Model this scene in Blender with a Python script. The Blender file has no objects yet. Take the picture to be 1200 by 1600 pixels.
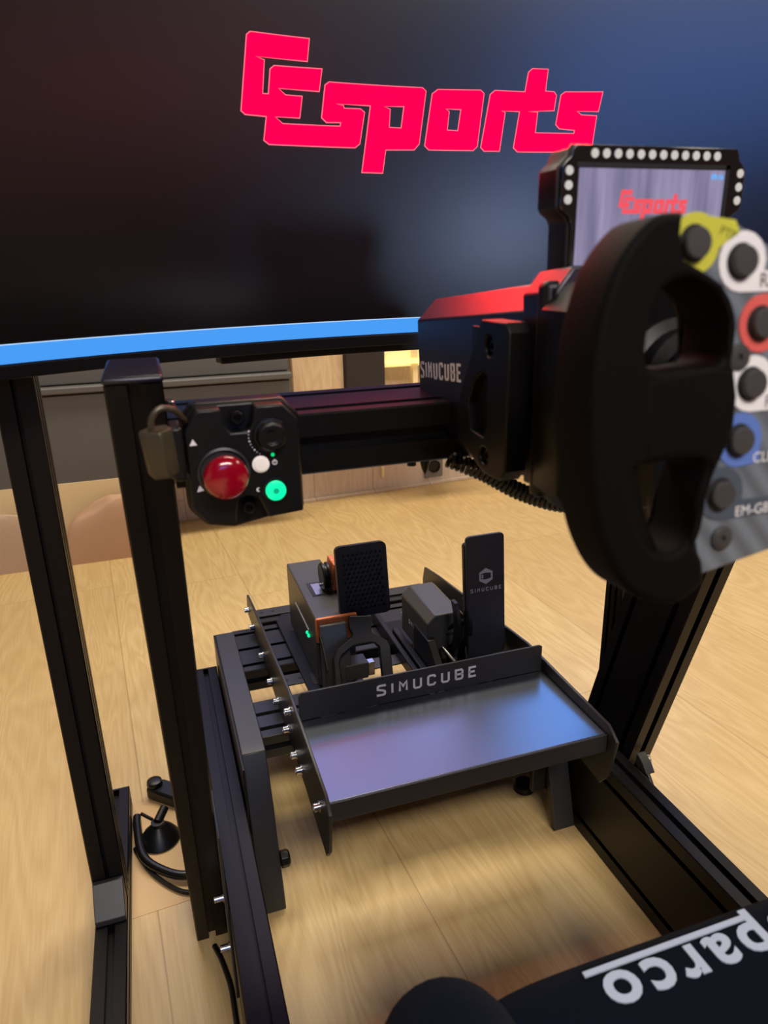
import bpy, bmesh, math, random
from mathutils import Matrix, Vector
random.seed(4)
S = bpy.context.scene
COL = S.collection
PI = math.pi

# ------------------------------------------------------------------ camera
yaw, pitch, roll, FPX, CAMH = 0.312983, 0.332368, 0.0238008, 1109.0, 0.84
fw = Vector((math.sin(yaw) * math.cos(pitch), math.cos(yaw) * math.cos(pitch), -math.sin(pitch)))
rt = Vector((math.cos(yaw), -math.sin(yaw), 0))
dn = fw.cross(rt)
r2 = math.cos(roll) * rt + math.sin(roll) * dn
d2 = -math.sin(roll) * rt + math.cos(roll) * dn
cam_data = bpy.data.cameras.new('camera')
cam = bpy.data.objects.new('camera', cam_data)
COL.objects.link(cam)
cam_data.sensor_fit = 'HORIZONTAL'
cam_data.sensor_width = 36
cam_data.lens = 36 * FPX / 1200
cam_data.clip_start = 0.02
cam_data.dof.use_dof = True
cam_data.dof.focus_distance = 1.0
cam_data.dof.aperture_fstop = 11
cam.matrix_world = Matrix(((r2.x, -d2.x, -fw.x, 0), (r2.y, -d2.y, -fw.y, 0), (r2.z, -d2.z, -fw.z, CAMH), (0, 0, 0, 1)))
S.camera = cam

# ------------------------------------------------------------------ light, exposure
S.view_settings.view_transform = 'Standard'
S.view_settings.look = 'None'
S.view_settings.gamma = 1
S.view_settings.use_curve_mapping = False
S.view_settings.exposure = 0.0
W = bpy.data.worlds.new('world')
S.world = W
W.use_nodes = True
W.node_tree.nodes['Background'].inputs[0].default_value = (0.9, 0.8, 0.75, 1)
W.node_tree.nodes['Background'].inputs[1].default_value = 0.10


def area(name, loc, target, sx, sy, power, color):
    l = bpy.data.lights.new(name, 'AREA')
    l.shape = 'RECTANGLE'
    l.size, l.size_y, l.energy, l.color = sx, sy, power, color
    o = bpy.data.objects.new(name, l)
    COL.objects.link(o)
    o.location = loc
    o.rotation_euler = (Vector(target) - Vector(loc)).to_track_quat('-Z', 'Y').to_euler()
    return o


area('ceiling_light_far', (0.5, 1.8, 2.55), (0.5, 1.8, 0), 2.2, 0.5, 62, (1.0, 0.90, 0.70))
area('ceiling_light_near', (0.3, -1.5, 2.55), (0.3, -1.3, 0), 1.6, 0.4, 75, (1.0, 0.92, 0.84))
area('ceiling_light_right', (2.3, 0.8, 2.55), (2.3, 0.8, 0), 0.5, 2.0, 30, (1.0, 0.90, 0.70))


# ------------------------------------------------------------------ materials
def srgb(r, g, b):
    f = lambda c: (c / 255 / 12.92) if c / 255 <= 0.04045 else ((c / 255 + 0.055) / 1.055) ** 2.4
    return (f(r), f(g), f(b), 1)


def mat(name, col, rough=0.5, metal=0.0, emit=None, es=0.0, bump=0.0, bscale=200.0, spec=0.5, var=0.0, sheen=0.0, coat=0.0, even=False):
    m = bpy.data.materials.new(name)
    m.use_nodes = True
    nt = m.node_tree
    b = nt.nodes['Principled BSDF']
    b.inputs['Base Color'].default_value = col
    b.inputs['Roughness'].default_value = rough
    b.inputs['Metallic'].default_value = metal
    b.inputs['Specular IOR Level'].default_value = spec
    b.inputs['Sheen Weight'].default_value = sheen
    b.inputs['Coat Weight'].default_value = coat
    b.inputs['Coat Roughness'].default_value = 0.1
    if emit and max(col[:3]) == 0:
        b.inputs['Specular IOR Level'].default_value = 0
        rough = 0.95
    if emit:
        b.inputs['Emission Color'].default_value = emit
        b.inputs['Emission Strength'].default_value = es
    tc = nt.nodes.new('ShaderNodeTexCoord')
    nz = nt.nodes.new('ShaderNodeTexNoise')
    nz.inputs['Scale'].default_value = bscale
    nz.inputs['Detail'].default_value = 4
    nt.links.new(tc.outputs['Object'], nz.inputs['Vector'])
    if bump:
        bp = nt.nodes.new('ShaderNodeBump')
        bp.inputs['Strength'].default_value = bump
        bp.inputs['Distance'].default_value = 0.001
        nt.links.new(nz.outputs['Fac'], bp.inputs['Height'])
        nt.links.new(bp.outputs['Normal'], b.inputs['Normal'])
    mr = nt.nodes.new('ShaderNodeMapRange')
    mr.inputs['To Min'].default_value = max(0.02, rough - 0.06 - var)
    mr.inputs['To Max'].default_value = min(1, rough + 0.06 + var)
    nt.links.new(nz.outputs['Fac'], mr.inputs['Value'])
    if not even: nt.links.new(mr.outputs['Result'], b.inputs['Roughness'])
    return m


def wood_mat(name, c1, c2, c3, pw, angle, offset, rough, horizontal=True, plen=1.8, gscale=1.0, seam=0.35):
    """planks running along local Y (rotated by angle about Z) for floors; along Z for walls"""
    m = bpy.data.materials.new(name)
    m.use_nodes = True
    nt = m.node_tree
    N, L = nt.nodes, nt.links
    b = N['Principled BSDF']
    tc = N.new('ShaderNodeTexCoord')
    mp = N.new('ShaderNodeMapping')
    mp.vector_type = 'POINT'
    mp.inputs['Rotation'].default_value = (0, 0, angle) if horizontal else (PI / 2, 0, 0)
    mp.inputs['Location'].default_value = (-offset, 0, 0)
    L.new(tc.outputs['Object'], mp.inputs['Vector'])
    sp = N.new('ShaderNodeSeparateXYZ')
    L.new(mp.outputs['Vector'], sp.inputs[0])

    def math_(op, a, bb=None):
        n = N.new('ShaderNodeMath')
        n.operation = op
        for i, v in enumerate((a, bb)):
            if v is None: continue
            if isinstance(v, (int, float)): n.inputs[i].default_value = v
            else: L.new(v, n.inputs[i])
        return n.outputs[0]
    u = math_('DIVIDE', sp.outputs['X'], pw)
    idx = math_('FLOOR', u)
    fr = math_('FRACT', u)
    wn = N.new('ShaderNodeTexWhiteNoise')
    wn.noise_dimensions = '1D'
    L.new(idx, wn.inputs['W'])
    sh = math_('MULTIPLY', wn.outputs['Value'], plen)
    v = math_('DIVIDE', math_('ADD', sp.outputs['Y'], sh), plen)
    idv = math_('FLOOR', v)
    frv = math_('FRACT', v)
    wn2 = N.new('ShaderNodeTexWhiteNoise')
    wn2.noise_dimensions = '2D'
    cb = N.new('ShaderNodeCombineXYZ')
    L.new(idx, cb.inputs[0]); L.new(idv, cb.inputs[1])
    L.new(cb.outputs[0], wn2.inputs['Vector'])
    # grain
    gv = N.new('ShaderNodeCombineXYZ')
    L.new(math_('MULTIPLY', sp.outputs['X'], 9.0 * gscale), gv.inputs[0])
    L.new(math_('ADD', math_('MULTIPLY', sp.outputs['Y'], 1.3 * gscale), math_('MULTIPLY', wn2.outputs['Value'], 17.0)), gv.inputs[1])
    L.new(math_('MULTIPLY', wn2.outputs['Value'], 9.0), gv.inputs[2])
    n1 = N.new('ShaderNodeTexNoise')
    n1.inputs['Scale'].default_value = 1.0
    n1.inputs['Detail'].default_value = 2
    n1.inputs['Distortion'].default_value = 0.6
    L.new(gv.outputs[0], n1.inputs['Vector'])
    rings = math_('FRACT', math_('MULTIPLY', n1.outputs['Fac'], 14.0))
    rr = math_('ABSOLUTE', math_('SUBTRACT', rings, 0.5))
    n2 = N.new('ShaderNodeTexNoise')
    gv2 = N.new('ShaderNodeCombineXYZ')
    L.new(math_('MULTIPLY', sp.outputs['X'], 260.0), gv2.inputs[0])
    L.new(math_('MULTIPLY', sp.outputs['Y'], 12.0), gv2.inputs[1])
    L.new(gv2.outputs[0], n2.inputs['Vector'])
    n2.inputs['Scale'].default_value = 1.0
    n2.inputs['Detail'].default_value = 3
    f = math_('ADD', math_('MULTIPLY', rr, 0.55), math_('MULTIPLY', n2.outputs['Fac'], 0.75))
    rp = N.new('ShaderNodeValToRGB')
    rp.color_ramp.elements[0].position = 0.25
    rp.color_ramp.elements[0].color = c1
    rp.color_ramp.elements[1].position = 0.85
    rp.color_ramp.elements[1].color = c2
    L.new(f, rp.inputs[0])
    mx = N.new('ShaderNodeMix')
    mx.data_type = 'RGBA'
    mx.inputs['A'].default_value = (1, 1, 1, 1)
    L.new(math_('MULTIPLY', wn2.outputs['Value'], 0.30), mx.inputs['Factor'])
    L.new(rp.outputs[0], mx.inputs['A'])
    mx.inputs['B'].default_value = c3
    # seams
    e1 = math_('MINIMUM', fr, math_('SUBTRACT', 1.0, fr))
    s1 = math_('LESS_THAN', math_('MULTIPLY', e1, pw), 0.0012)
    e2 = math_('MINIMUM', frv, math_('SUBTRACT', 1.0, frv))
    s2 = math_('LESS_THAN', math_('MULTIPLY', e2, plen), 0.0012)
    sm = math_('MAXIMUM', s1, s2)
    mx2 = N.new('ShaderNodeMix')
    mx2.data_type = 'RGBA'
    L.new(math_('MULTIPLY', sm, seam), mx2.inputs['Factor'])
    L.new(mx.outputs['Result'], mx2.inputs['A'])
    mx2.inputs['B'].default_value = (0.10, 0.05, 0.02, 1)
    L.new(mx2.outputs['Result'], b.inputs['Base Color'])
    mr = N.new('ShaderNodeMapRange')
    mr.inputs['To Min'].default_value = rough - 0.05
    mr.inputs['To Max'].default_value = rough + 0.08
    L.new(n2.outputs['Fac'], mr.inputs['Value'])
    L.new(mr.outputs['Result'], b.inputs['Roughness'])
    bp = N.new('ShaderNodeBump')
    bp.inputs['Strength'].default_value = 0.12
    bp.inputs['Distance'].default_value = 0.0006
    L.new(math_('SUBTRACT', f, math_('MULTIPLY', sm, 2.0)), bp.inputs['Height'])
    L.new(bp.outputs['Normal'], b.inputs['Normal'])
    return m


M = {}
M['floor'] = wood_mat('oak_floor', srgb(194, 162, 108), srgb(222, 194, 140), srgb(186, 150, 98), 0.345, math.radians(-4.4), 0.152, 0.36)
M['wallwood'] = wood_mat('pale_wood_cladding', srgb(204, 182, 160), srgb(228, 210, 190), srgb(196, 168, 146), 0.24, 0, 0.05, 0.5, False, 2.2, 1.0, 0.6)
M['rearwood'] = wood_mat('brown_wood_cladding', srgb(66, 42, 38), srgb(92, 62, 54), srgb(60, 40, 36), 0.20, 0, 0.05, 0.5, False, 2.2, 1.0, 0.8)
M['palepanel'] = wood_mat('pale_oak_panel', srgb(206, 172, 132), srgb(230, 204, 168), srgb(204, 170, 132), 0.3, 0, 0.05, 0.5, False, 2.2, 1.0, 0.2)
M['blackwood'] = mat('dark_stained_wood', srgb(40, 34, 32), 0.5, bump=0.4, bscale=60)
M['plaster'] = mat('warm_white_paint', srgb(214, 200, 180), 0.8, bump=0.1, bscale=80)
M['darkpaint'] = mat('dark_ceiling_paint', srgb(70, 64, 62), 0.85)
M['ano'] = mat('black_anodised_aluminium', (0.014, 0.0125, 0.0135, 1), 0.40, 0.75, spec=0.5, bump=0.04, bscale=900)
M['ano2'] = mat('black_powder_coat', (0.012, 0.012, 0.0135, 1), 0.40, 0.5, bump=0.12, bscale=1400)
M['slotdark'] = mat('black_plastic_cover', (0.006, 0.006, 0.006, 1), 0.6)
M['capblue'] = mat('navy_black_plastic_cap', (0.010, 0.010, 0.022, 1), 0.34)
M['motor_skin'] = mat('satin_black_anodised_housing', (0.085, 0.080, 0.095, 1), 0.38, 1.0, bump=0.03, bscale=900)
M['body_grey'] = mat('reflection_lightened_body', (0.062, 0.060, 0.056, 1), 0.38, bump=0.03, bscale=900)  # grey lifted in the colour to stand in for reflected ceiling light
M['deck'] = mat('satin_dark_deck_aluminium', (0.032, 0.031, 0.030, 1), 0.36, 0.4, bump=0.03, bscale=900)  # tone raised in place of ceiling light reflected by the bars
M['plastic'] = mat('black_moulded_plastic', (0.0045, 0.0045, 0.005, 1), 0.38, bump=0.05, bscale=900, spec=0.35)
M['gunmetal'] = mat('dark_grey_anodised_aluminium', (0.026, 0.0245, 0.024, 1), 0.42, spec=0.5, bump=0.04, bscale=900)
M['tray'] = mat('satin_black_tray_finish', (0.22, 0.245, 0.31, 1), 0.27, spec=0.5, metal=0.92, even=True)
M['steel'] = mat('zinc_plated_steel', (0.62, 0.62, 0.64, 1), 0.25, 1.0)
M['white'] = mat('white_print', srgb(250, 246, 248), 0.5)
M['whitebtn'] = mat('white_button', srgb(236, 226, 216), 0.4, emit=(1, 0.9, 0.82, 1), es=0.25)
M['grey_print'] = mat('grey_print', srgb(200, 202, 208), 0.5)
M['orange'] = mat('orange_anodised', srgb(226, 128, 74), 0.35, 0.2)
M['redbtn'] = mat('red_glossy_plastic', srgb(150, 4, 30), 0.16, coat=0.6)
M['redglow'] = mat('logo_pink_red', (0.0, 0, 0, 1), 0.5, emit=(1.0, 0.0, 0.0045, 1), es=20.0)
M['rededge'] = mat('logo_edge_pink', (0.0, 0, 0, 1), 0.5, emit=(1.0, 0.16, 0.22, 1), es=1.3)
M['blueband'] = mat('lcd_blue_band', (0, 0, 0, 1), 0.5, emit=srgb(74, 158, 246), es=1.0)
M['bluehi'] = mat('lcd_pale_line', (0, 0, 0, 1), 0.5, emit=srgb(190, 220, 255), es=1.0)
M['lcd'] = mat('lcd_black_panel', (0.0006, 0.0004, 0.0008, 1), 0.26, spec=0.9, even=True)
M['bezel'] = mat('gloss_black_bezel', (0.004, 0.004, 0.005, 1), 0.3)
M['green'] = mat('green_led', (0, 0.1, 0.05, 1), 0.4, emit=(0.0, 1.0, 0.40, 1), es=1.15)
M['green_dim'] = mat('green_led_dim', (0, 0.1, 0.05, 1), 0.4, emit=(0.0, 0.75, 0.22, 1), es=1.0)
M['green_core'] = mat('green_button_core', (0, 0.2, 0.1, 1), 0.4, emit=(0.0, 0.28, 0.16, 1), es=1.0)
M['rubber'] = mat('black_rubber_grip', (0.0028, 0.0020, 0.0020, 1), 0.68, bump=0.15, bscale=1500, spec=0.10)
M['fabric'] = mat('navy_black_suede', (0.0028, 0.0048, 0.0115, 1), 0.95, bump=0.5, bscale=1800, sheen=0.02, spec=0.1)
M['embroid'] = mat('white_embroidery', srgb(190, 200, 222), 0.8, bump=0.8, bscale=900)
M['paper'] = mat('brown_kraft_paper', srgb(196, 156, 128), 0.7, bump=0.5, bscale=25)
M['cream'] = mat('cream_paper', srgb(238, 214, 168), 0.7, bump=0.3, bscale=20)
M['beige'] = mat('beige_crumpled_cloth', srgb(196, 168, 146), 0.8, bump=0.6, bscale=25)
M['cardboard'] = mat('pale_fibre_board', srgb(206, 170, 122), 0.6, bump=0.2, bscale=60)
M['cabinet'] = mat('charcoal_laminate', srgb(92, 90, 90), 0.5, bump=0.05)
M['outlet'] = mat('grey_plastic_plate', srgb(120, 114, 108), 0.5)
M['cable'] = mat('black_cable_sheath', (0.006, 0.006, 0.006, 1), 0.32)
M['yellow'] = mat('yellow_label_vinyl', srgb(206, 204, 64), 0.6)
M['label_white'] = mat('white_label_vinyl', srgb(244, 242, 242), 0.6)
M['label_red'] = mat('coral_label_vinyl', srgb(226, 96, 88), 0.6)
M['label_blue'] = mat('blue_label_vinyl', srgb(92, 124, 200), 0.6)
M['label_grey'] = mat('slate_label_vinyl', srgb(72, 82, 96), 0.6)
M['label_text'] = mat('dark_label_lettering', srgb(84, 84, 84), 0.6)
M['olive_text'] = mat('olive_label_lettering', srgb(128, 126, 44), 0.6)
M['btncap'] = mat('charcoal_button_cap', (0.045, 0.043, 0.045, 1), 0.55)
M['dot'] = mat('white_led_lens', srgb(206, 204, 196), 0.4, emit=(0.8, 0.78, 0.74, 1), es=0.18)
M['brass'] = mat('bronze_tinted_clamp', (0.07, 0.058, 0.035, 1), 0.4, 0.4)
M['dash_blue'] = mat('dash_cyan_text', (0, 0, 0, 1), 0.5, emit=srgb(70, 180, 255), es=1.2)
M['dash_red'] = mat('dash_logo_red', (0, 0, 0, 1), 0.5, emit=srgb(246, 88, 100), es=1.0)
M['dash_green'] = mat('dash_green_icon', (0, 0, 0, 1), 0.5, emit=srgb(16, 214, 128), es=1.0)
M['lavender_fill'] = mat('reflection_fill_lavender', (0, 0, 0, 1), 0.5, emit=srgb(160, 170, 238), es=2.8)  # emission of the added back-wall glow
M['blue_fill'] = mat('reflection_fill_blue', (0, 0, 0, 1), 0.5, emit=srgb(84, 138, 235), es=4.5)  # emission of the added rear-wall glow


def carbon():
    m = mat('carbon_fibre', srgb(88, 96, 106), 0.5, coat=0.3)
    nt = m.node_tree
    tc = nt.nodes.new('ShaderNodeTexCoord')
    mp = nt.nodes.new('ShaderNodeMapping')
    mp.inputs['Rotation'].default_value = (0, math.radians(40), 0)
    w = nt.nodes.new('ShaderNodeTexWave')
    w.inputs['Scale'].default_value = 28
    w.inputs['Distortion'].default_value = 1.2
    w.inputs['Detail'].default_value = 1
    rp = nt.nodes.new('ShaderNodeValToRGB')
    rp.color_ramp.elements[0].color = srgb(92, 98, 106)
    rp.color_ramp.elements[1].color = srgb(116, 126, 136)
    nt.links.new(tc.outputs['Object'], mp.inputs['Vector'])
    nt.links.new(mp.outputs['Vector'], w.inputs['Vector'])
    nt.links.new(w.outputs['Fac'], rp.inputs[0])
    nt.links.new(rp.outputs[0], nt.nodes['Principled BSDF'].inputs['Base Color'])
    return m


M['carbon'] = carbon()


def dash_lcd():  # lavender streaks paint the rear wood wall's reflection into the emission
    m = mat('dash_lcd_painted_reflection', (0, 0, 0, 1), 0.25)
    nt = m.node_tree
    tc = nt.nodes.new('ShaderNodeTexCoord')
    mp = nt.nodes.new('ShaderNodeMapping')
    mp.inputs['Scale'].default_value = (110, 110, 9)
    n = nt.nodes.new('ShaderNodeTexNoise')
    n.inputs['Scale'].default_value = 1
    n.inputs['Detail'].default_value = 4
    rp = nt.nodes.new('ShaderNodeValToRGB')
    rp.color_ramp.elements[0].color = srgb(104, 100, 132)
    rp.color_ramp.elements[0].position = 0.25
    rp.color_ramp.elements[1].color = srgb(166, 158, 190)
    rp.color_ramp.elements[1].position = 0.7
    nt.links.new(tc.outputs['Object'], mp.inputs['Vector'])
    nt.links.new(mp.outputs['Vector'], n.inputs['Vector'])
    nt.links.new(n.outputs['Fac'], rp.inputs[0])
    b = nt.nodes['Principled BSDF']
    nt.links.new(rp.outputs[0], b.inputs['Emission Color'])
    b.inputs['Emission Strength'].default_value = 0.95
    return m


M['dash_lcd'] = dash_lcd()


# ------------------------------------------------------------------ mesh helpers
class MB:
    def __init__(s):
        s.bm = bmesh.new()
        s.mi = 0

    def faces(s, vs, fs, smooth=False):
        v = [s.bm.verts.new(p) for p in vs]
        for f in fs:
            try:
                q = s.bm.faces.new([v[i] for i in f])
                q.material_index = s.mi
                q.smooth = smooth
            except ValueError:
                pass
        return s

    def box(s, x0, x1, y0, y1, z0, z1, m=None):
        vs = [Vector((x, y, z)) for z in (z0, z1) for y in (y0, y1) for x in (x0, x1)]
        if m: vs = [m @ v for v in vs]
        return s.faces(vs, [(0, 2, 3, 1), (4, 5, 7, 6), (0, 1, 5, 4), (2, 6, 7, 3), (0, 4, 6, 2), (1, 3, 7, 5)])

    def prism(s, pts, o, u, v, n, d0, d1):
        """polygon pts (a,b) -> o + a*u + b*v, extruded along n from d0 to d1"""
        o, u, v, n = Vector(o), Vector(u), Vector(v), Vector(n)
        k = len(pts)
        vs = [o + a * u + b * v + n * d for d in (d0, d1) for a, b in pts]
        fs = [tuple(range(k - 1, -1, -1)), tuple(range(k, 2 * k))] + [(i, (i + 1) % k, k + (i + 1) % k, k + i) for i in range(k)]
        return s.faces(vs, fs)

    def cyl(s, p0, p1, r0, r1=None, n=20, cap=True):
        p0, p1 = Vector(p0), Vector(p1)
        r1 = r0 if r1 is None else r1
        d = (p1 - p0).normalized()
        a = d.orthogonal().normalized()
        b = d.cross(a)
        vs = []
        for p, r in ((p0, r0), (p1, r1)):
            for i in range(n):
                t = 2 * PI * i / n
                vs.append(p + r * (math.cos(t) * a + math.sin(t) * b))
        v = [s.bm.verts.new(p) for p in vs]
        for i in range(n):
            f = s.bm.faces.new((v[i], v[(i + 1) % n], v[n + (i + 1) % n], v[n + i]))
            f.smooth = True
            f.material_index = s.mi
        if cap:
            for lst in (v[:n][::-1], v[n:]):
                f = s.bm.faces.new(lst)
                f.material_index = s.mi
        return s

    def lathe(s, prof, o, ax, n=28):
        """prof: list of (r, h) along axis"""
        o, d = Vector(o), Vector(ax).normalized()
        a = d.orthogonal().normalized()
        b = d.cross(a)
        rings = []
        for r, h in prof:
            rings.append([s.bm.verts.new(o + d * h + max(r, 1e-5) * (math.cos(2 * PI * i / n) * a + math.sin(2 * PI * i / n) * b)) for i in range(n)])
        for q in range(len(rings) - 1):
            for i in range(n):
                f = s.bm.faces.new((rings[q][i], rings[q][(i + 1) % n], rings[q + 1][(i + 1) % n], rings[q + 1][i]))
                f.smooth = True
                f.material_index = s.mi
        for lst in (rings[0][::-1], rings[-1]):
            f = s.bm.faces.new(lst)
            f.material_index = s.mi
        return s

    def tube(s, pts, r, n=10):
        pts = [Vector(p) for p in pts]
        rings = []
        a = None
        for i, p in enumerate(pts):
            d = (pts[min(i + 1, len(pts) - 1)] - pts[max(i - 1, 0)]).normalized()
            if a is None: a = d.orthogonal().normalized()
            a = (a - d * a.dot(d)).normalized()
            b = d.cross(a)
            rr = r[i] if isinstance(r, (list, tuple)) else r
            rings.append([s.bm.verts.new(p + rr * (math.cos(2 * PI * k / n) * a + math.sin(2 * PI * k / n) * b)) for k in range(n)])
        for q in range(len(rings) - 1):
            for k in range(n):
                f = s.bm.faces.new((rings[q][k], rings[q][(k + 1) % n], rings[q + 1][(k + 1) % n], rings[q + 1][k]))
                f.smooth = True
                f.material_index = s.mi
        for lst in (rings[0][::-1], rings[-1]):
            f = s.bm.faces.new(lst)
            f.material_index = s.mi
        return s

    def profile(s, o, u, v, n, w, h, length, su=(), sv=(), sd=0.009, sw=0.009, c=0.0015):
        """T-slot extrusion: w along u, h along v (corner at o), slots at su on the faces normal to v, sv on the faces normal to u"""
        pts = [(c, 0)]
        for a in su: pts += [(a - sw / 2, 0), (a - sw / 2, sd), (a + sw / 2, sd), (a + sw / 2, 0)]
        pts += [(w - c, 0), (w, c)]
        for a in sv: pts += [(w, a - sw / 2), (w - sd, a - sw / 2), (w - sd, a + sw / 2), (w, a + sw / 2)]
        pts += [(w, h - c), (w - c, h)]
        for a in reversed(su): pts += [(a + sw / 2, h), (a + sw / 2, h - sd), (a - sw / 2, h - sd), (a - sw / 2, h)]
        pts += [(c, h), (0, h - c)]
        for a in reversed(sv): pts += [(0, a + sw / 2), (sd, a + sw / 2), (sd, a - sw / 2), (0, a - sw / 2)]
        pts += [(0, c)]
        return s.prism(pts, o, u, v, n, 0, length)

    def add_mesh(s, me, mtx):
        off = len(s.bm.verts)
        vs = [s.bm.verts.new(mtx @ v.co) for v in me.vertices]
        for p in me.polygons:
            try:
                f = s.bm.faces.new([vs[i] for i in p.vertices])
                f.material_index = s.mi
                f.smooth = p.use_smooth
            except ValueError:
                pass
        return s

    def build(s, name, material, parent=None, bevel=0.0, seg=2, label=None, angle=35, smooth=False):
        bmesh.ops.recalc_face_normals(s.bm, faces=s.bm.faces)
        off = origin_of(parent)
        if parent is None:
            co = [v.co for v in s.bm.verts]
            off = Vector(((min(c.x for c in co) + max(c.x for c in co)) / 2, (min(c.y for c in co) + max(c.y for c in co)) / 2, min(c.z for c in co)))
        for v in s.bm.verts: v.co -= off
        me = bpy.data.meshes.new(name)
        s.bm.to_mesh(me)
        s.bm.free()
        me.set_sharp_from_angle(angle=math.radians(38))
        for q in (material if isinstance(material, (list, tuple)) else [material]): me.materials.append(M[q])
        if smooth:
            for p in me.polygons: p.use_smooth = True
        o = bpy.data.objects.new(name, me)
        COL.objects.link(o)
        if parent is None: o.location = off
        else: o.parent = parent
        if label: o['label'] = label
        if bevel:
            b = o.modifiers.new('bevel', 'BEVEL')
            b.width = bevel
            b.segments = seg
            b.limit_method = 'ANGLE'
            b.angle_limit = math.radians(angle)
        return o


def origin_of(p):
    off = Vector((0, 0, 0))
    while p is not None:
        off += p.location
        p = p.parent
    return off


def thing(name, label, cat, loc, group=None):
    o = bpy.data.objects.new(name, None)
    o.empty_display_size = 0.05
    COL.objects.link(o)
    o.location = loc
    o['label'] = label
    o['category'] = cat
    if group: o['group'] = group
    return o


def tag(o, label, cat, group=None, kind=None):
    if label: o['label'] = label
    if cat: o['category'] = cat
    if group: o['group'] = group
    if kind: o['kind'] = kind
    return o


def struct(o):
    o['kind'] = 'structure'
    return o


def curve_mesh(loops, depth, bevel=0.0, bres=3):
    """closed 2D loops (outer + holes) -> mesh, XY, extruded +-depth/2 along Z (outer size kept)"""
    cu = bpy.data.curves.new('tmp', 'CURVE')
    cu.dimensions = '2D'
    cu.fill_mode = 'BOTH'
    cu.extrude = max(depth / 2 - bevel, 0)
    cu.bevel_depth = bevel
    cu.bevel_resolution = bres
    cu.offset = -bevel
    for lp in loops:
        sp = cu.splines.new('POLY')
        sp.points.add(len(lp) - 1)
        for i, (x, y) in enumerate(lp): sp.points[i].co = (x, y, 0, 1)
        sp.use_cyclic_u = True
    ob = bpy.data.objects.new('tmp', cu)
    COL.objects.link(ob)
    me = bpy.data.meshes.new_from_object(ob.evaluated_get(bpy.context.evaluated_depsgraph_get()))
    bpy.data.objects.remove(ob)
    bpy.data.curves.remove(cu)
    return me


def text_mesh(body, size, depth=0.0, spacing=1.0, shear=0.0, bold=0.0, align='CENTER'):
    cu = bpy.data.curves.new('tmp', 'FONT')
    cu.body = body
    cu.size = size
    cu.extrude = depth
    cu.space_character = spacing
    cu.shear = shear
    cu.offset = bold
    cu.align_x = align
    cu.align_y = 'CENTER'
    cu.resolution_u = 4
    ob = bpy.data.objects.new('tmp', cu)
    COL.objects.link(ob)
    me = bpy.data.meshes.new_from_object(ob.evaluated_get(bpy.context.evaluated_depsgraph_get()))
    bpy.data.objects.remove(ob)
    bpy.data.curves.remove(cu)
    return me


def spline(pts, k=8, closed=True):
    """Catmull-Rom through 2D/3D points"""
    out = []
    n = len(pts)
    P = [Vector(p) for p in pts]
    rng = range(n) if closed else range(n - 1)
    for i in rng:
        if closed: a, b, c, d = P[(i - 1) % n], P[i], P[(i + 1) % n], P[(i + 2) % n]
        else: a, b, c, d = P[max(i - 1, 0)], P[i], P[i + 1], P[min(i + 2, n - 1)]
        for j in range(k):
            t = j / k
            out.append(0.5 * ((2 * b) + (c - a) * t + (2 * a - 5 * b + 4 * c - d) * t * t + (3 * b - a - 3 * c + d) * t * t * t))
    if not closed: out.append(P[-1])
    return [tuple(p) for p in out]


def frame(o, u, v):
    """matrix taking local XY(Z) to world with axes u, v, u x v"""
    u, v = Vector(u).normalized(), Vector(v).normalized()
    n = u.cross(v)
    return Matrix(((u.x, v.x, n.x, o[0]), (u.y, v.y, n.y, o[1]), (u.z, v.z, n.z, o[2]), (0, 0, 0, 1)))


# angular stencil capitals, stroke polylines on a 4 x 6 grid
GLYPH = {
    'S': [[(4, 5.2), (4, 6), (0.6, 6), (0, 5.4), (0, 3.8), (3.4, 2.6), (4, 2), (4, 0.6), (3.4, 0), (0, 0), (0, 0.8)]],
    'I': [[(2, 0), (2, 6)]],
    'M': [[(0, 0), (0, 6), (2, 3), (4, 6), (4, 0)]],
    'U': [[(0, 6), (0, 0.8), (0.8, 0), (3.2, 0), (4, 0.8), (4, 6)]],
    'C': [[(4, 4.6), (4, 5.4), (3.4, 6), (0.8, 6), (0, 5.2), (0, 0.8), (0.8, 0), (3.4, 0), (4, 0.6), (4, 1.4)]],
    'B': [[(0, 0), (0, 6), (3.4, 6), (4, 5.2), (4, 3.8), (3.2, 3.1), (0, 3.1)], [(3.2, 3.1), (4, 2.4), (4, 0.8), (3.4, 0), (0, 0)]],
    'E': [[(4, 6), (0, 6), (0, 0), (4, 0)], [(0, 3.1), (3.2, 3.1)]],
}


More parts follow.
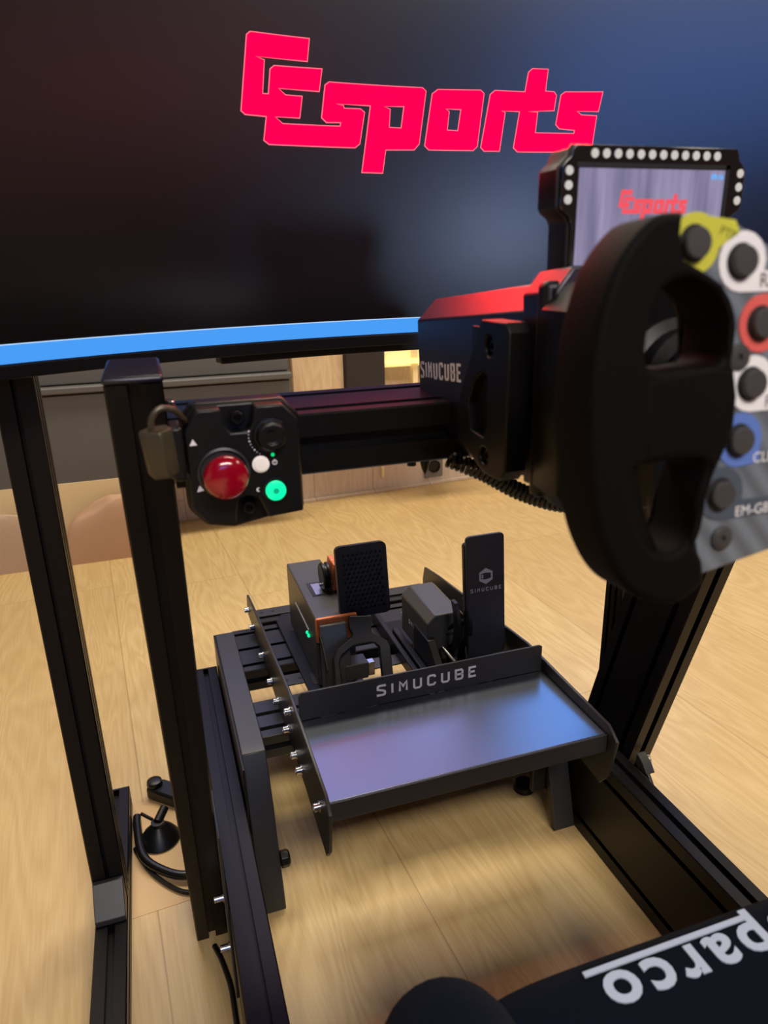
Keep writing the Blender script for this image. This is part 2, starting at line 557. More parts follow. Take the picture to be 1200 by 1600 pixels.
def stroke_text(mb, text, h, mtx, stroke=0.16, gap=0.45, thick=0.0004, wscale=1.0):
    u = h / 6
    w = stroke * h
    x = 0
    glyphs = []
    for ch in text:
        adv = (0 if ch == 'I' else 4) * u * wscale
        glyphs.append((ch, x))
        x += adv + w + gap * h
    tot = x - gap * h - w
    for ch, x0 in glyphs:
        for st in GLYPH[ch]:
            pts = [Vector(((a - (2 if ch == 'I' else 0)) * u * wscale + x0 - tot / 2, b * u - h / 2)) for a, b in st]
            L, Rr = [], []
            for i, p in enumerate(pts):
                d0 = (p - pts[i - 1]).normalized() if i else (pts[1] - p).normalized()
                d1 = (pts[i + 1] - p).normalized() if i < len(pts) - 1 else d0
                n0, n1 = Vector((-d0.y, d0.x)), Vector((-d1.y, d1.x))
                m = n0 + n1
                m = m / max(m.dot(n0), 0.5)
                L.append(p + m * w / 2)
                Rr.append(p - m * w / 2)
            for i in range(len(pts) - 1):
                q = [L[i], Rr[i], Rr[i + 1], L[i + 1]]
                vs = [mtx @ Vector((a.x, a.y, z)) for z in (0, thick) for a in q]
                mb.faces(vs, [(0, 1, 2, 3), (4, 7, 6, 5), (0, 4, 5, 1), (1, 5, 6, 2), (2, 6, 7, 3), (3, 7, 4, 0)])
    return mb


def bolt(parent, p, d, r=0.0045, h=0.006, name='bolt', washer=True, material='steel'):
    """socket head cap screw with hex recess"""
    p, d = Vector(p), Vector(d).normalized()
    mb = MB()
    if washer: mb.cyl(p, p + d * 0.0015, r * 1.35, n=18)
    b = p + d * 0.0015
    mb.lathe([(r, 0), (r, h - 0.0006), (r - 0.0006, h), (r * 0.55, h), (r * 0.5, h * 0.35), (0, h * 0.35)], b, d, 18)
    return mb.build(name, material, parent)


X, Y, Z = Vector((1, 0, 0)), Vector((0, 1, 0)), Vector((0, 0, 1))

# ------------------------------------------------------------------ setting
struct(MB().box(-3.2, 4.2, -3.0, 3.6, -0.05, 0).build('floor', 'floor'))
struct(MB().box(-3.2, 4.2, -3.0, 3.6, 2.6, 2.65).build('ceiling', 'darkpaint'))
wa = math.radians(4.4)
wm = Matrix.Translation((0.4, 2.53, 0)) @ Matrix.Rotation(wa, 4, 'Z')
wb = MB().box(-3.4, 3.6, 0, 0.08, 0, 2.6, wm)
struct(wb.build('wall_back', 'wallwood'))
struct(MB().box(-3.2, 4.2, -3.08, -3.0, 0, 2.6).build('wall_rear', 'rearwood'))
struct(MB().box(-3.28, -3.2, -3.0, 3.6, 0, 2.6).build('wall_left', 'plaster'))
struct(MB().box(4.2, 4.28, -3.0, 3.6, 0, 2.6).build('wall_right', 'plaster'))
# pale joint strips on the lower wall
tr = MB()
tr.box(-0.22, 0.75, -0.012, 0, 0.195, 0.215, wm)
for x0 in (-0.14, 0.05, 0.24, 0.42): tr.box(x0, x0 + 0.012, -0.012, 0, 0.06 if x0 != 0.24 else 0.13, 0.195, wm)
struct(tr.build('trim_1', 'cream'))
bs = MB()
bs.box(-3.4, 3.6, -0.014, 0, 0, 0.012, wm)
struct(bs.build('baseboard_back', 'wallwood', bevel=0.002))
# dark timber column standing against the back wall
tag(MB().box(0.655, 0.80, 2.42, 2.50, 0.34, 2.6).build('timber_column', 'blackwood', bevel=0.004), 'dark stained timber upright on the back wall, behind the crossbar', 'wall upright')
tag(MB().box(0.47, 0.653, 2.44, 2.47, 0.34, 1.1).build('wood_panel', 'palepanel', bevel=0.003), 'light wood panel between the charcoal sideboard and the dark timber upright', 'panel')
# lit shelf niche
sh = thing('wall_shelf', 'pale wall shelf lit by a yellow strip light, right of the dark column', 'shelf', (0.90, 2.42, 0.44))
MB().box(0.805, 1.10, 2.32, 2.50, 0.37, 0.385).build('shelf_board', 'cream', sh, bevel=0.002)
MB().box(0.905, 0.925, 2.42, 2.45, 0.385, 0.75).build('upright', 'cream', sh, bevel=0.002)
M['warm_strip'] = mat('warm_strip_light', (0, 0, 0, 1), 0.5, emit=(1, 0.78, 0.22, 1), es=2.0)
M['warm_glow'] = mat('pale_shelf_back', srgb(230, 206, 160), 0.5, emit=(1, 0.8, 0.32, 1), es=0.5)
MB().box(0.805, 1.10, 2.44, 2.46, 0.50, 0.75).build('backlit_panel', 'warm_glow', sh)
MB().box(0.805, 1.10, 2.41, 2.43, 0.512, 0.528).build('light_strip', 'warm_strip', sh)

# wall outlet
ow = thing('wall_outlet', 'grey round power outlet low on the pale wood wall', 'power outlet', wm @ Vector((0.65, 0, 0.03)))
ob = wm @ Vector((0.65, -0.004, 0.075))
om = wm.to_3x3()
MB().box(-0.04, 0.04, -0.006, 0.004, -0.045, 0.045, Matrix.Translation(ob) @ om.to_4x4()).build('cover_plate', 'outlet', ow, bevel=0.002)
MB().lathe([(0.026, 0), (0.026, 0.006), (0.022, 0.007), (0.020, 0.002), (0, 0.002)], ob + om @ Vector((0, -0.006, 0)), om @ Vector((0, -1, 0))).build('socket', 'plastic', ow)

# ------------------------------------------------------------------ charcoal sideboard in the background
sb = thing('sideboard', 'long charcoal sideboard standing behind the rig, left background', 'sideboard', (-0.4, 2.35, 0))
MB().box(-1.5, 0.437, 2.31, 2.38, 0.19, 0.50).build('body', 'cabinet', sb, bevel=0.004)
MB().box(-1.5, 0.44, 2.29, 2.38, 0.505, 0.525).build('ledge', 'cabinet', sb, bevel=0.004)
MB().box(-1.5, 0.437, 2.325, 2.38, 0.528, 0.66).build('upper_panel', 'cabinet', sb, bevel=0.004)
MB().box(-1.3, -1.2, 2.33, 2.37, 0, 0.19).build('leg', 'cabinet', sb)
MB().box(-0.1, 0.0, 2.33, 2.37, 0, 0.19).build('leg', 'cabinet', sb)


def lump(name, x0, x1, y0, y1, h, seed, material, folds=0.012, n=26, top=None):
    """soft paper-wrapped bundle lying on the floor"""
    random.seed(seed)
    bm = bmesh.new()
    ph = [random.uniform(0, 6) for _ in range(6)]
    grid = []
    for i in range(n + 1):
        row = []
        for j in range(n + 1):
            a, b = i / n, j / n
            ea = min(1, 6 * min(a, 1 - a)); eb = min(1, 5 * min(b, 1 - b))
            hh = h * (1 - (1 - ea) ** 2) ** .5 * (1 - (1 - eb) ** 2) ** .5
            if top: hh *= top(a)
            w = folds * (math.sin(9 * a + ph[0] + 4 * b) + 0.6 * math.sin(17 * a + 7 * b + ph[1]) + 0.5 * math.sin(13 * b + ph[2]))
            hh = max(0.001, hh + w * (ea * eb))
            row.append(bm.verts.new((x0 + (x1 - x0) * a, y0 + (y1 - y0) * b, hh)))
        grid.append(row)
    for i in range(n):
        for j in range(n):
            bm.faces.new((grid[i][j], grid[i + 1][j], grid[i + 1][j + 1], grid[i][j + 1])).smooth = True
    rim = [grid[i][0] for i in range(n + 1)] + [grid[n][j] for j in range(1, n + 1)] + [grid[i][n] for i in range(n - 1, -1, -1)] + [grid[0][j] for j in range(n - 1, 0, -1)]
    low = [bm.verts.new((v.co.x, v.co.y, 0)) for v in rim]
    for k in range(len(rim)):
        q = (k + 1) % len(rim)
        bm.faces.new((rim[k], low[k], low[q], rim[q]))
    bm.faces.new(low)
    mb = MB(); mb.bm.free(); mb.bm = bm
    return mb.build(name, material)


tag(lump('paper_parcel', -0.315, 0.02, 2.20, 2.30, 0.175, 3, 'paper', 0.004, top=lambda a: 0.62 + 0.45 * min(1, a * 2.2)), 'brown kraft paper bundle on the floor between the two left posts', 'parcel')
tag(lump('cloth_bundle', -0.85, -0.33, 2.20, 2.29, 0.17, 8, 'beige', 0.012), 'crumpled beige cloth bundle on the floor at the left edge', 'cloth')
tag(MB().box(-1.0, 0.02, 2.305, 2.309, 0.0, 0.23).build('paper_sheet', 'cream'), 'pale cream paper sheet standing behind the brown parcel', 'paper sheet')

# ------------------------------------------------------------------ added glowing surfaces for reflections (outside the frame)
dsp = thing('added_wall_glow', 'added glowing panel high on the back wall for reflections, hidden by the curved monitor', 'display', (0.9, 2.40, 1.0))  # added, unseen source that heel tray and floor reflect
MB().box(-0.35, 2.2, 2.34, 2.40, 0.98, 2.2).build('housing', 'bezel', dsp, bevel=0.004)
MB().box(-0.32, 2.17, 2.335, 2.339, 1.01, 2.17).build('screen', 'lavender_fill', dsp)
M['sky_fill'] = mat('reflection_fill_sky', (0, 0, 0, 1), 0.5, emit=srgb(96, 160, 240), es=3.4)
M['coral_fill'] = mat('reflection_fill_coral', (0, 0, 0, 1), 0.5, emit=srgb(225, 40, 60), es=2.4)
M['dim_fill'] = mat('reflection_fill_dim', (0, 0, 0, 1), 0.5, emit=srgb(70, 30, 60), es=0.6)
MB().box(1.35, 2.17, 2.3342, 2.3349, 1.01, 2.17).build('reflection_patch', 'sky_fill', dsp)  # colour patches laid out for the tray and floor reflections
MB().box(0.82, 1.18, 2.3336, 2.3341, 1.74, 1.88).build('reflection_patch', 'coral_fill', dsp)
MB().box(0.28, 0.88, 2.3338, 2.3341, 1.42, 1.70).build('reflection_patch', 'dim_fill', dsp)
MB().box(0.40, 0.74, 2.3332, 2.3337, 1.46, 1.64).build('reflection_patch', 'coral_fill', dsp)
MB().box(1.05, 1.34, 2.3336, 2.3341, 1.30, 1.95).build('reflection_patch', 'dim_fill', dsp)
sn = thing('added_glow_disc', 'added round glowing disc on the rear wall behind the camera, for a monitor reflection', 'lamp', (1.15, -2.95, 0.9))  # added glow for the bright spot mirrored in the monitor
M['disc_glow_fill'] = mat('disc_glow_fill', (0.8, 0.8, 0.8, 1), 0.4, emit=(0.45, 0.62, 1.0, 1), es=22)
MB().lathe([(0.17, 0), (0.17, 0.03), (0.15, 0.05), (0, 0.05)], (1.15, -3.0, 1.0), Y, 40).build('disc_face', 'disc_glow_fill', sn)
MB().lathe([(0.18, 0), (0.18, 0.02), (0.16, 0.02)], (1.15, -3.0, 1.0), Y, 40).build('rim', 'ano', sn)
wp = thing('added_red_glow', 'added dim red glowing surface on the rear wall, far right, for monitor reflections', 'light panel', (2.9, -2.95, 1.8))  # added red glow for the reddish reflection at the monitor's left
M['red_fill'] = mat('reflection_fill_dim_red', (0, 0, 0, 1), 0.5, emit=(0.75, 0.20, 0.22, 1), es=1.0)
MB().box(1.9, 3.9, -2.99, -2.95, 1.65, 2.45).build('housing', 'ano', wp, bevel=0.004)
MB().box(1.93, 3.87, -2.949, -2.945, 1.68, 2.42).build('glow_face', 'red_fill', wp)
rdp = thing('added_rear_glow', 'added large blue glowing surface on the rear wall behind the camera, for monitor reflections', 'display', (0.2, -2.95, 1.3))  # added blue glow for the bluish reflection at the monitor's right
MB().box(-0.7, 1.1, -2.99, -2.94, 1.32, 2.42).build('housing', 'bezel', rdp, bevel=0.004)
MB().box(-0.66, 1.06, -2.939, -2.935, 1.36, 2.38).build('screen', 'blue_fill', rdp)

# ------------------------------------------------------------------ rig frame
rig = thing('racing_rig_frame', 'black slotted aluminium sim racing frame standing on the oak floor', 'rig frame', (0.30, 0.6, 0))
SL = (0.02,)
for x0, y1 in ((0.012, 1.17), (0.550, 1.25)):
    rail = MB().profile((x0, -0.62, 0.0), X, Z, Y, 0.040, 0.160, y1 + 0.62, SL, (0.025, 0.135)).build('floor_rail', 'ano', rig)
    MB().box(x0 - 0.0005, x0 + 0.0405, y1, y1 + 0.004, 0.0, 0.1605).build('end_cap', 'plastic', rail, bevel=0.001)
La = Vector((0, -0.2785, 0.9604))
Na = Vector((0, 0.9604, 0.2785))
for x0 in (-0.031, 0.591):
    p0 = Vector((x0, 0.7504 - 0.29 * 0.003, 0.003))
    um = MB().profile(p0, X, Na, La, 0.040, 0.112, 0.797, SL, (0.022, 0.090))
    for v in um.bm.verts:      # both ends are cut level
        v.co += La * (((0.766 if v.co.z > 0.4 else 0.003) - v.co.z) / La.z)
    up = um.build('upright', 'ano', rig)
    ct = p0 + La * ((0.7665 - p0.z) / La.z)
    MB().prism([(-0.001, -0.001), (0.041, -0.001), (0.041, 0.118), (-0.001, 0.118)], (x0, ct.y, 0.7665), X, Y, Z, 0, 0.0055).build('end_cap', 'capblue', up, bevel=0.003, seg=3)
cb = MB().profile((0.010, 0.54, 0.684), Y, Z, X, 0.110, 0.049, 0.580, (0.022, 0.088), (0.0245,), sw=0.012)
cb.build('crossbar', 'ano', rig)
# flat plate and its bolts tying the left upright to the rail
MB().box(0.0085, 0.0118, 0.640, 0.72, 0.02, 0.26).build('joining_plate', 'gunmetal', rig, bevel=0.001)
bolt(rig, (0.0085, 0.69, 0.126), -X, 0.0042, 0.010)
bolt(rig, (0.0085, 0.665, 0.075), -X, 0.0042, 0.010)
# gusset at the foot of the right upright
MB().prism([(0.682, 0.0), (0.74, 0.0), (0.74, 0.128), (0.716, 0.126), (0.690, 0.098)], (0, 0, 0), Y, Z, X, 0.6312, 0.637).build('gusset_plate', 'gunmetal', rig, bevel=0.002)
MB().prism([(0.665, 0.1605), (0.690, 0.1605), (0.690, 0.180), (0.675, 0.172)], (0, 0, 0), Y, Z, X, 0.5915, 0.606).build('corner_bracket', 'gunmetal', rig, bevel=0.001)
bolt(rig, (0.611, 0.692, 0.165), (0, -1, -0.3), 0.005, 0.006)
bolt(rig, (0.0115, 0.553, 0.7445), (0.2, -0.1, 1), 0.004, 0.004)
# bent pedal brackets on the inner side of each rail
for sgn, xa, xb in ((1, 0.0565, 0.090), (-1, 0.5465, 0.512)):
    t = 0.006 * sgn
    xi = xa
    xo = xb
    pr = [(1.19, 0.215), (0.855, 0.215), (0.835, 0.212), (0.80, 0.150), (0.757, 0.006), (0.770, 0.006), (0.815, 0.150), (0.845, 0.207), (1.19, 0.207)]
    MB().prism(pr, (0, 0, 0), Y, Z, X, min(xi, xo), max(xi, xo)).build('pedal_bracket', 'gunmetal', rig, bevel=0.0015)
    MB().box(min(xa, xa - 0.003 * sgn), max(xa, xa - 0.003 * sgn), 0.80, 1.19, 0.06, 0.214).build('bracket_flange', 'ano2', rig, bevel=0.0005)
kb = MB()
kb.lathe([(0.012, 0), (0.012, 0.010), (0.009, 0.013), (0, 0.013)], (0.0905, 0.779, 0.072), X, 8)
kb.build('clamp_knob', 'plastic', rig, bevel=0.001)
kb = MB()
kb.box(0.487, 0.511, 0.79, 0.80, 0.06, 0.155)
kb.build('bracket_strut', 'ano2', rig, bevel=0.002)
# cross tube under the seat and adjustable feet
for y0 in (-0.45, 0.02): MB().profile((0.052, y0, 0.10), Y, Z, X, 0.04, 0.04, 0.498, SL, SL).build('seat_crossmember', 'ano', rig)

# ------------------------------------------------------------------ pedal deck
dk = thing('pedal_deck', 'black slotted pedal deck with side plates and glossy heel tray', 'pedal deck', (0.30, 0.95, 0.15))
for y0, w, xa, xb, sl in ((0.895, 0.095, 0.091, 0.511, (0.02, 0.058)), (1.085, 0.155, 0.091, 0.511, (0.02, 0.077, 0.135)), (1.255, 0.055, 0.140, 0.503, (0.028,))):
    MB().profile((xa, y0, 0.150), Y, Z, X, w, 0.040, xb - xa, sl, (0.02,)).build('deck_bar', 'deck', dk)
for y0 in (1.012, 1.272):   # perforated strips between side plate and brake
    st = MB()
    st.box(0.137, 0.50, y0, y0 + 0.032, 0.1915, 0.1945)
    st.build('slotted_strip', 'gunmetal', dk, bevel=0.001)
    for xx in (0.155, 0.178): MB().cyl((xx, y0 + 0.016, 0.1943), (xx, y0 + 0.016, 0.1952), 0.0035, n=16).build('hole', 'slotdark', dk)
sp_l = [(1.305, 0.205), (1.295, 0.235), (1.22, 0.246), (0.86, 0.283), (0.648, 0.276), (0.628, 0.262), (0.640, 0.20), (0.655, 0.180), (0.665, 0.182), (0.76, 0.1905), (1.305, 0.1905)]
for x0 in (0.1300, 0.5060):
    MB().prism(sp_l, (0, 0, 0), Y, Z, X, x0, x0 + 0.0045).build('side_plate', 'gunmetal', dk, bevel=0.001)
for y, z in ((1.278, 0.210), (1.21, 0.206), (1.102, 0.206), (1.013, 0.207), (0.954, 0.207), (0.874, 0.210), (0.847, 0.258), (0.82, 0.205), (0.785, 0.206), (0.672, 0.240)):
    bolt(dk, (0.1298, y, z), -X, 0.0052, 0.007)
for y, z in ((0.655, 0.235), (0.80, 0.262)): bolt(dk, (0.5106, y, z), X, 0.0045, 0.005)
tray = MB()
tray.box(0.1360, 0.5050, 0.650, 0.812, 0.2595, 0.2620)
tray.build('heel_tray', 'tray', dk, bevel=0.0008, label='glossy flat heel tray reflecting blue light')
MB().box(0.1355, 0.5055, 0.646, 0.6495, 0.236, 0.2625).build('tray_front_lip', 'gunmetal', dk, bevel=0.001)
bp = MB().prism([(0.1365, 0.2625), (0.5045, 0.2625), (0.5045, 0.303), (0.50, 0.3055), (0.142, 0.3055), (0.1365, 0.300)], (0, 0.812, 0), X, Z, Y, 0, 0.003).build('tray_back_panel', 'gunmetal', dk, bevel=0.0006)
stroke_text(MB(), 'SIMUCUBE', 0.0148, frame((0.322, 0.8118, 0.2850), X, Z), 0.215, 0.53, wscale=1.04).build('lettering', 'white', bp)

# ------------------------------------------------------------------ brake pedal
bk = thing('brake_pedal', 'black brake pedal with honeycomb face, orange clamp and green lights', 'pedal', (0.25, 1.05, 0.19))
ml = MB()
ml.prism([(0.176, 1.24), (0.190, 1.262), (0.214, 1.262), (0.214, 0.83), (0.190, 0.83), (0.186, 0.86)], (0, 0, 0.1915), X, Y, Z, 0, 0.006)
ml.box(0.214, 0.275, 0.83, 1.25, 0.1915, 0.1975)
ml.build('base_rail', 'ano2', bk, bevel=0.001)
for yy in (0.855, 0.935, 1.01, 1.20):
    s_ = MB()
    n_ = 10
    lp = [(0.199 + 0.005 * math.cos(t), yy + (0.012 if math.sin(t) > 0 else -0.012) + 0.005 * math.sin(t)) for t in [2 * PI * i / 20 for i in range(20)]]
    s_.prism(lp, (0, 0, 0.1974), X, Y, Z, 0, 0.0006)
    s_.build('slot', 'slotdark', bk)
for yy in (0.860, 0.965): bolt(bk, (0.199, yy, 0.1978), Z, 0.0042, 0.003, washer=False)
bd = MB().prism([(0.201, 0.985), (0.266, 0.985), (0.266, 1.222), (0.201, 1.222)], (0, 0, 0.198), X, Y, Z, 0, 0.122)
bd.build('body', 'body_grey', bk, bevel=0.003, seg=3)
MB().box(0.200, 0.2675, 0.977, 0.9845, 0.280, 0.3225).build('mounting_ring', 'orange', bk, bevel=0.003, seg=3, label='thin orange ring')
MB().prism([(0.976, 0.198), (0.976, 0.314), (0.969, 0.314), (0.946, 0.264), (0.946, 0.198)], (0, 0, 0), Y, Z, X, 0.204, 0.247).build('front_housing', 'body_grey', bk, bevel=0.002)
MB().box(0.225, 0.49, 0.825, 1.083, 0.110, 0.116).build('under_tray', 'ano2', dk, bevel=0.001)
MB().prism([(0.970, 0.300), (0.950, 0.292), (0.925, 0.262), (0.930, 0.256), (0.955, 0.282), (0.972, 0.288)], (0, 0, 0), Y, Z, X, 0.2028, 0.2041).build('side_slot', 'slotdark', bk)
MB().box(0.216, 0.262, 1.065, 1.12, 0.3195, 0.3208).build('top_slot', 'slotdark', bk)
MB().box(0.222, 0.236, 1.068, 1.112, 0.3205, 0.3215).build('slot_insert', 'steel', bk)
# spring drum, lever and clamp
MB().lathe([(0.021, 0), (0.023, 0.002), (0.023, 0.005), (0.020, 0.006), (0.020, 0.009), (0.023, 0.010), (0.023, 0.013), (0.014, 0.015), (0, 0.015)], (0.236, 1.088, 0.345), X, 28).build('preload_knob', 'plastic', bk)
cl = MB()
cl.prism([(1.070, 0.322), (1.070, 0.362), (1.082, 0.374), (1.105, 0.374), (1.112, 0.360), (1.098, 0.322)], (0, 0, 0), Y, Z, X, 0.253, 0.262)
cl.prism([(0.253, 0.374), (0.275, 0.372), (0.285, 0.345), (0.278, 0.322), (0.270, 0.322), (0.272, 0.345), (0.266, 0.362), (0.253, 0.364)], (0, 0, 0), X, Z, Y, 1.060, 1.080)
cl.build('clamp', 'orange', bk, bevel=0.0012, label='orange clamp')
MB().cyl((0.270, 1.075, 0.350), (0.290, 1.02, 0.362), 0.0045).build('push_rod', 'steel', bk)
MB().cyl((0.262, 1.085, 0.330), (0.232, 1.085, 0.330), 0.003).build('pin', 'steel', bk)
MB().box(0.2000, 0.2012, 1.04, 1.15, 0.270, 0.274).build('side_print', 'grey_print', bk)
for yy in (1.008, 0.996): MB().lathe([(0.0032, 0), (0.0030, 0.002), (0.0015, 0.0035), (0, 0.0038)], (0.2012, yy + 0.045, 0.262), -X, 14).build('status_light', 'green', bk)
# forked pedal arm
arm = [(0.2507, 0.3283), (0.2854, 0.3242), (0.2806, 0.3028), (0.3027, 0.2894), (0.306, 0.2816), (0.2973, 0.2454), (0.2798, 0.2482), (0.2882, 0.2828), (0.2824, 0.2887), (0.2755, 0.2905), (0.2483, 0.2902), (0.2384, 0.2859), (0.2264, 0.2799), (0.2221, 0.2727), (0.2189, 0.2465), (0.2035, 0.2476), (0.214, 0.2796), (0.2232, 0.2896), (0.2471, 0.3004), (0.2501, 0.3058), (0.2465, 0.3136)]
arm = [(p, q if q > 0.272 else 0.200) for p, q in arm]
av = Vector((0, 0.667, 1)).normalized()
an_ = X.cross(av)
MB().prism([(p, (q - 0.215) * 1.202) for p, q in arm], (0, 0.885, 0.215), X, av, an_, -0.010, 0).build('arm', 'ano2', bk, bevel=0.0015)
MB().box(0.236, 0.274, 0.945, 0.975, 0.222, 0.250).build('load_cell', 'body_grey', bk, bevel=0.0015)
MB().box(0.275, 0.286, 0.95, 0.962, 0.222, 0.246).build('cell_clip', 'steel', bk, bevel=0.001)
MB().cyl((0.200, 0.880, 0.204), (0.310, 0.880, 0.204), 0.006).build('pivot', 'ano2', bk)
# pad: rounded plate leaning back, honeycomb recesses
tilt = math.radians(9)
pm = Matrix.Translation((0.2845, 1.0, 0.368)) @ Matrix.Rotation(-tilt, 4, 'X')


def rrect(w, h, r, k=5):
    out = []
    for cx, cy, a0 in ((w / 2 - r, h / 2 - r, 0), (-w / 2 + r, h / 2 - r, PI / 2), (-w / 2 + r, -h / 2 + r, PI), (w / 2 - r, -h / 2 + r, 1.5 * PI)):
        for i in range(k + 1):
            t = a0 + PI / 2 * i / k
            out.append((cx + r * math.cos(t), cy + r * math.sin(t)))
    return out


vert = Matrix.Rotation(PI / 2, 4, 'X')      # local XY -> XZ, +Z -> -Y
cells = []
for j in range(13):
    for i in range(9 - (j % 2)):
        cx = (i - (8 - (j % 2)) / 2) * 0.0076
        cy = (j - 6) * 0.0074
        cells.append([(cx + 0.0029 * math.cos(PI / 6 + k * PI / 3), cy + 0.0029 * math.sin(PI / 6 + k * PI / 3)) for k in range(6)])
pad = MB()
pad.add_mesh(curve_mesh([rrect(0.084, 0.118, 0.009)] + cells, 0.003, 0.0), pm @ vert @ Matrix.Translation((0, 0, 0.0035)))
pad.add_mesh(curve_mesh([rrect(0.084, 0.118, 0.009)], 0.008, 0.001), pm @ vert @ Matrix.Translation((0, 0, -0.002)))
pad.build('pedal_face', 'ano2', bk)
MB().box(0.252, 0.286, 0.960, 1.012, 0.300, 0.312).build('pad_mount', 'ano2', bk, bevel=0.002)

# ------------------------------------------------------------------ throttle pedal
th = thing('throttle_pedal', 'black throttle pedal with tall smooth face plate, right of the brake', 'pedal', (0.43, 1.0, 0.19))
for x0, x1, y0, y1 in ((0.352, 0.362, 0.83, 1.19), (0.366, 0.378, 0.83, 1.10), (0.452, 0.460, 0.83, 1.24)):
    MB().box(x0, x1, y0, y1, 0.1915, 0.214).build('side_rail', 'ano2', th, bevel=0.002)
MB().box(0.362, 0.452, 0.83, 1.16, 0.1915, 0.196).build('base_plate', 'ano', th, bevel=0.001)
MB().prism([(0.382, 0.215), (0.382, 0.285), (0.397, 0.300), (0.440, 0.300), (0.448, 0.292), (0.448, 0.215)], (0, 0.965, 0), X, Z, Y, 0, 0.125).build('body', 'body_grey', th, bevel=0.002)
MB().prism([(1.02, 0.22), (1.02, 0.262), (0.955, 0.262), (0.94, 0.25), (0.90, 0.215), (0.90, 0.197), (1.02, 0.197)], (0, 0, 0), Y, Z, X, 0.378, 0.392).build('side_cheek', 'ano2', th, bevel=0.0015)
stroke_text(MB(), 'SIMUCUBE', 0.007, frame((0.3818, 1.02, 0.250), -Y, Z), 0.18, 0.45).build('lettering', 'grey_print', th)
MB().cyl((0.423, 0.97, 0.268), (0.448, 0.935, 0.300), 0.006).build('damper', 'plastic', th)
MB().cyl((0.418, 0.968, 0.262), (0.430, 0.952, 0.276), 0.0038).build('damper_rod', 'steel', th)
MB().cyl((0.404, 0.955, 0.245), (0.414, 0.925, 0.232), 0.0035).build('linkage', 'steel', th)
bolt(th, (0.3775, 0.93, 0.222), -X, 0.005, 0.003, washer=False)
bolt(th, (0.42, 1.18, 0.197), Z, 0.005, 0.004)
ta = spline([(0.955, 0.200), (0.948, 0.235), (0.930, 0.262), (0.926, 0.30), (0.938, 0.33)], 6, False)
tb = MB()
for xx in (0.418, 0.438):
    tb.prism([(a, b) for a, b in ta] + [(a + 0.016, b) for a, b in reversed(ta)], (0, 0, 0), Y, Z, X, xx, xx + 0.007)
tb.build('arm', 'ano2', th, bevel=0.001)
pt = Matrix.Translation((0.4710, 0.936, 0.3365)) @ Matrix.Rotation(-math.radians(5), 4, 'X')
pf = MB()
pf.add_mesh(curve_mesh([rrect(0.066, 0.205, 0.007)], 0.006, 0.001), pt @ vert)
M['navy'] = mat('navy_black_satin_plate', (0.017, 0.019, 0.030, 1), 0.45)
face_ = pf.build('pedal_face', 'navy', th)
MB().add_mesh(curve_mesh([rrect(0.056, 0.18, 0.006)], 0.010, 0.001), pt @ vert @ Matrix.Translation((-0.006, 0.0, -0.008))).build('face_backing', 'plastic', th)
MB().add_mesh(curve_mesh([rrect(0.050, 0.03, 0.006)], 0.004, 0.001), pt @ vert @ Matrix.Translation((-0.010, -0.098, -0.006))).build('foot_stop', 'steel', th)
lm = pt @ vert @ Matrix.Translation((0, 0, 0.0031))
stroke_text(MB(), 'SIMUCUBE', 0.0052, lm @ Matrix.Translation((0, 0.012, 0)), 0.18, 0.62).build('lettering', 'grey_print', face_)
hexa = [(0.0135 * math.cos(PI / 2 + k * PI / 3), 0.0135 * math.sin(PI / 2 + k * PI / 3)) for k in range(6)]
inner = [(-0.0088, -0.0040), (-0.0025, -0.0055), (0.0025, -0.0055), (0.0088, -0.0040), (0.0088, 0.0045), (0.0025, 0.0055), (-0.0025, 0.0055), (-0.0088, 0.0045)]
em = MB()
em.add_mesh(curve_mesh([hexa, inner], 0.0004), lm @ Matrix.Translation((0, 0.034, 0.0001)))
em.add_mesh(curve_mesh([rrect(0.0024, 0.007, 0.0008)], 0.0004), lm @ Matrix.Translation((-0.006, 0.034, 0.0001)))
em.build('emblem', 'grey_print', face_)

# ------------------------------------------------------------------ wheel motor
mo = thing('wheel_motor', 'black direct drive wheel motor bolted on the crossbar behind the steering wheel', 'motor', (0.30, 0.50, 0.70))
ax = Vector((0, -0.9962, 0.0872)); au = Vector((0, 0.0872, 0.9962))
mc = Vector((0.30, 0.612, 0.742))
oct_ = [(-0.065, -0.045), (-0.045, -0.065), (0.045, -0.065), (0.065, -0.045), (0.065, 0.052), (0.047, 0.070), (-0.047, 0.070), (-0.065, 0.052)]
body_ = MB().prism(oct_, mc, X, au, ax, 0, 0.20).build('body', 'motor_skin', mo, bevel=0.0015)
stroke_text(MB(), 'SIMUCUBE', 0.0125, frame(mc + Vector((-0.0652, 0, 0)) + ax * 0.050 + au * 0.009, ax, au), 0.17, 0.32, wscale=0.75).build('lettering', 'white', body_)
MB().prism([(-0.067, -0.06), (0.067, -0.06), (0.067, 0.062), (0.055, 0.076), (-0.055, 0.076), (-0.067, 0.062)], mc, X, au, ax, 0.196, 0.236).build('front_collar', 'motor_skin', mo, bevel=0.0015)
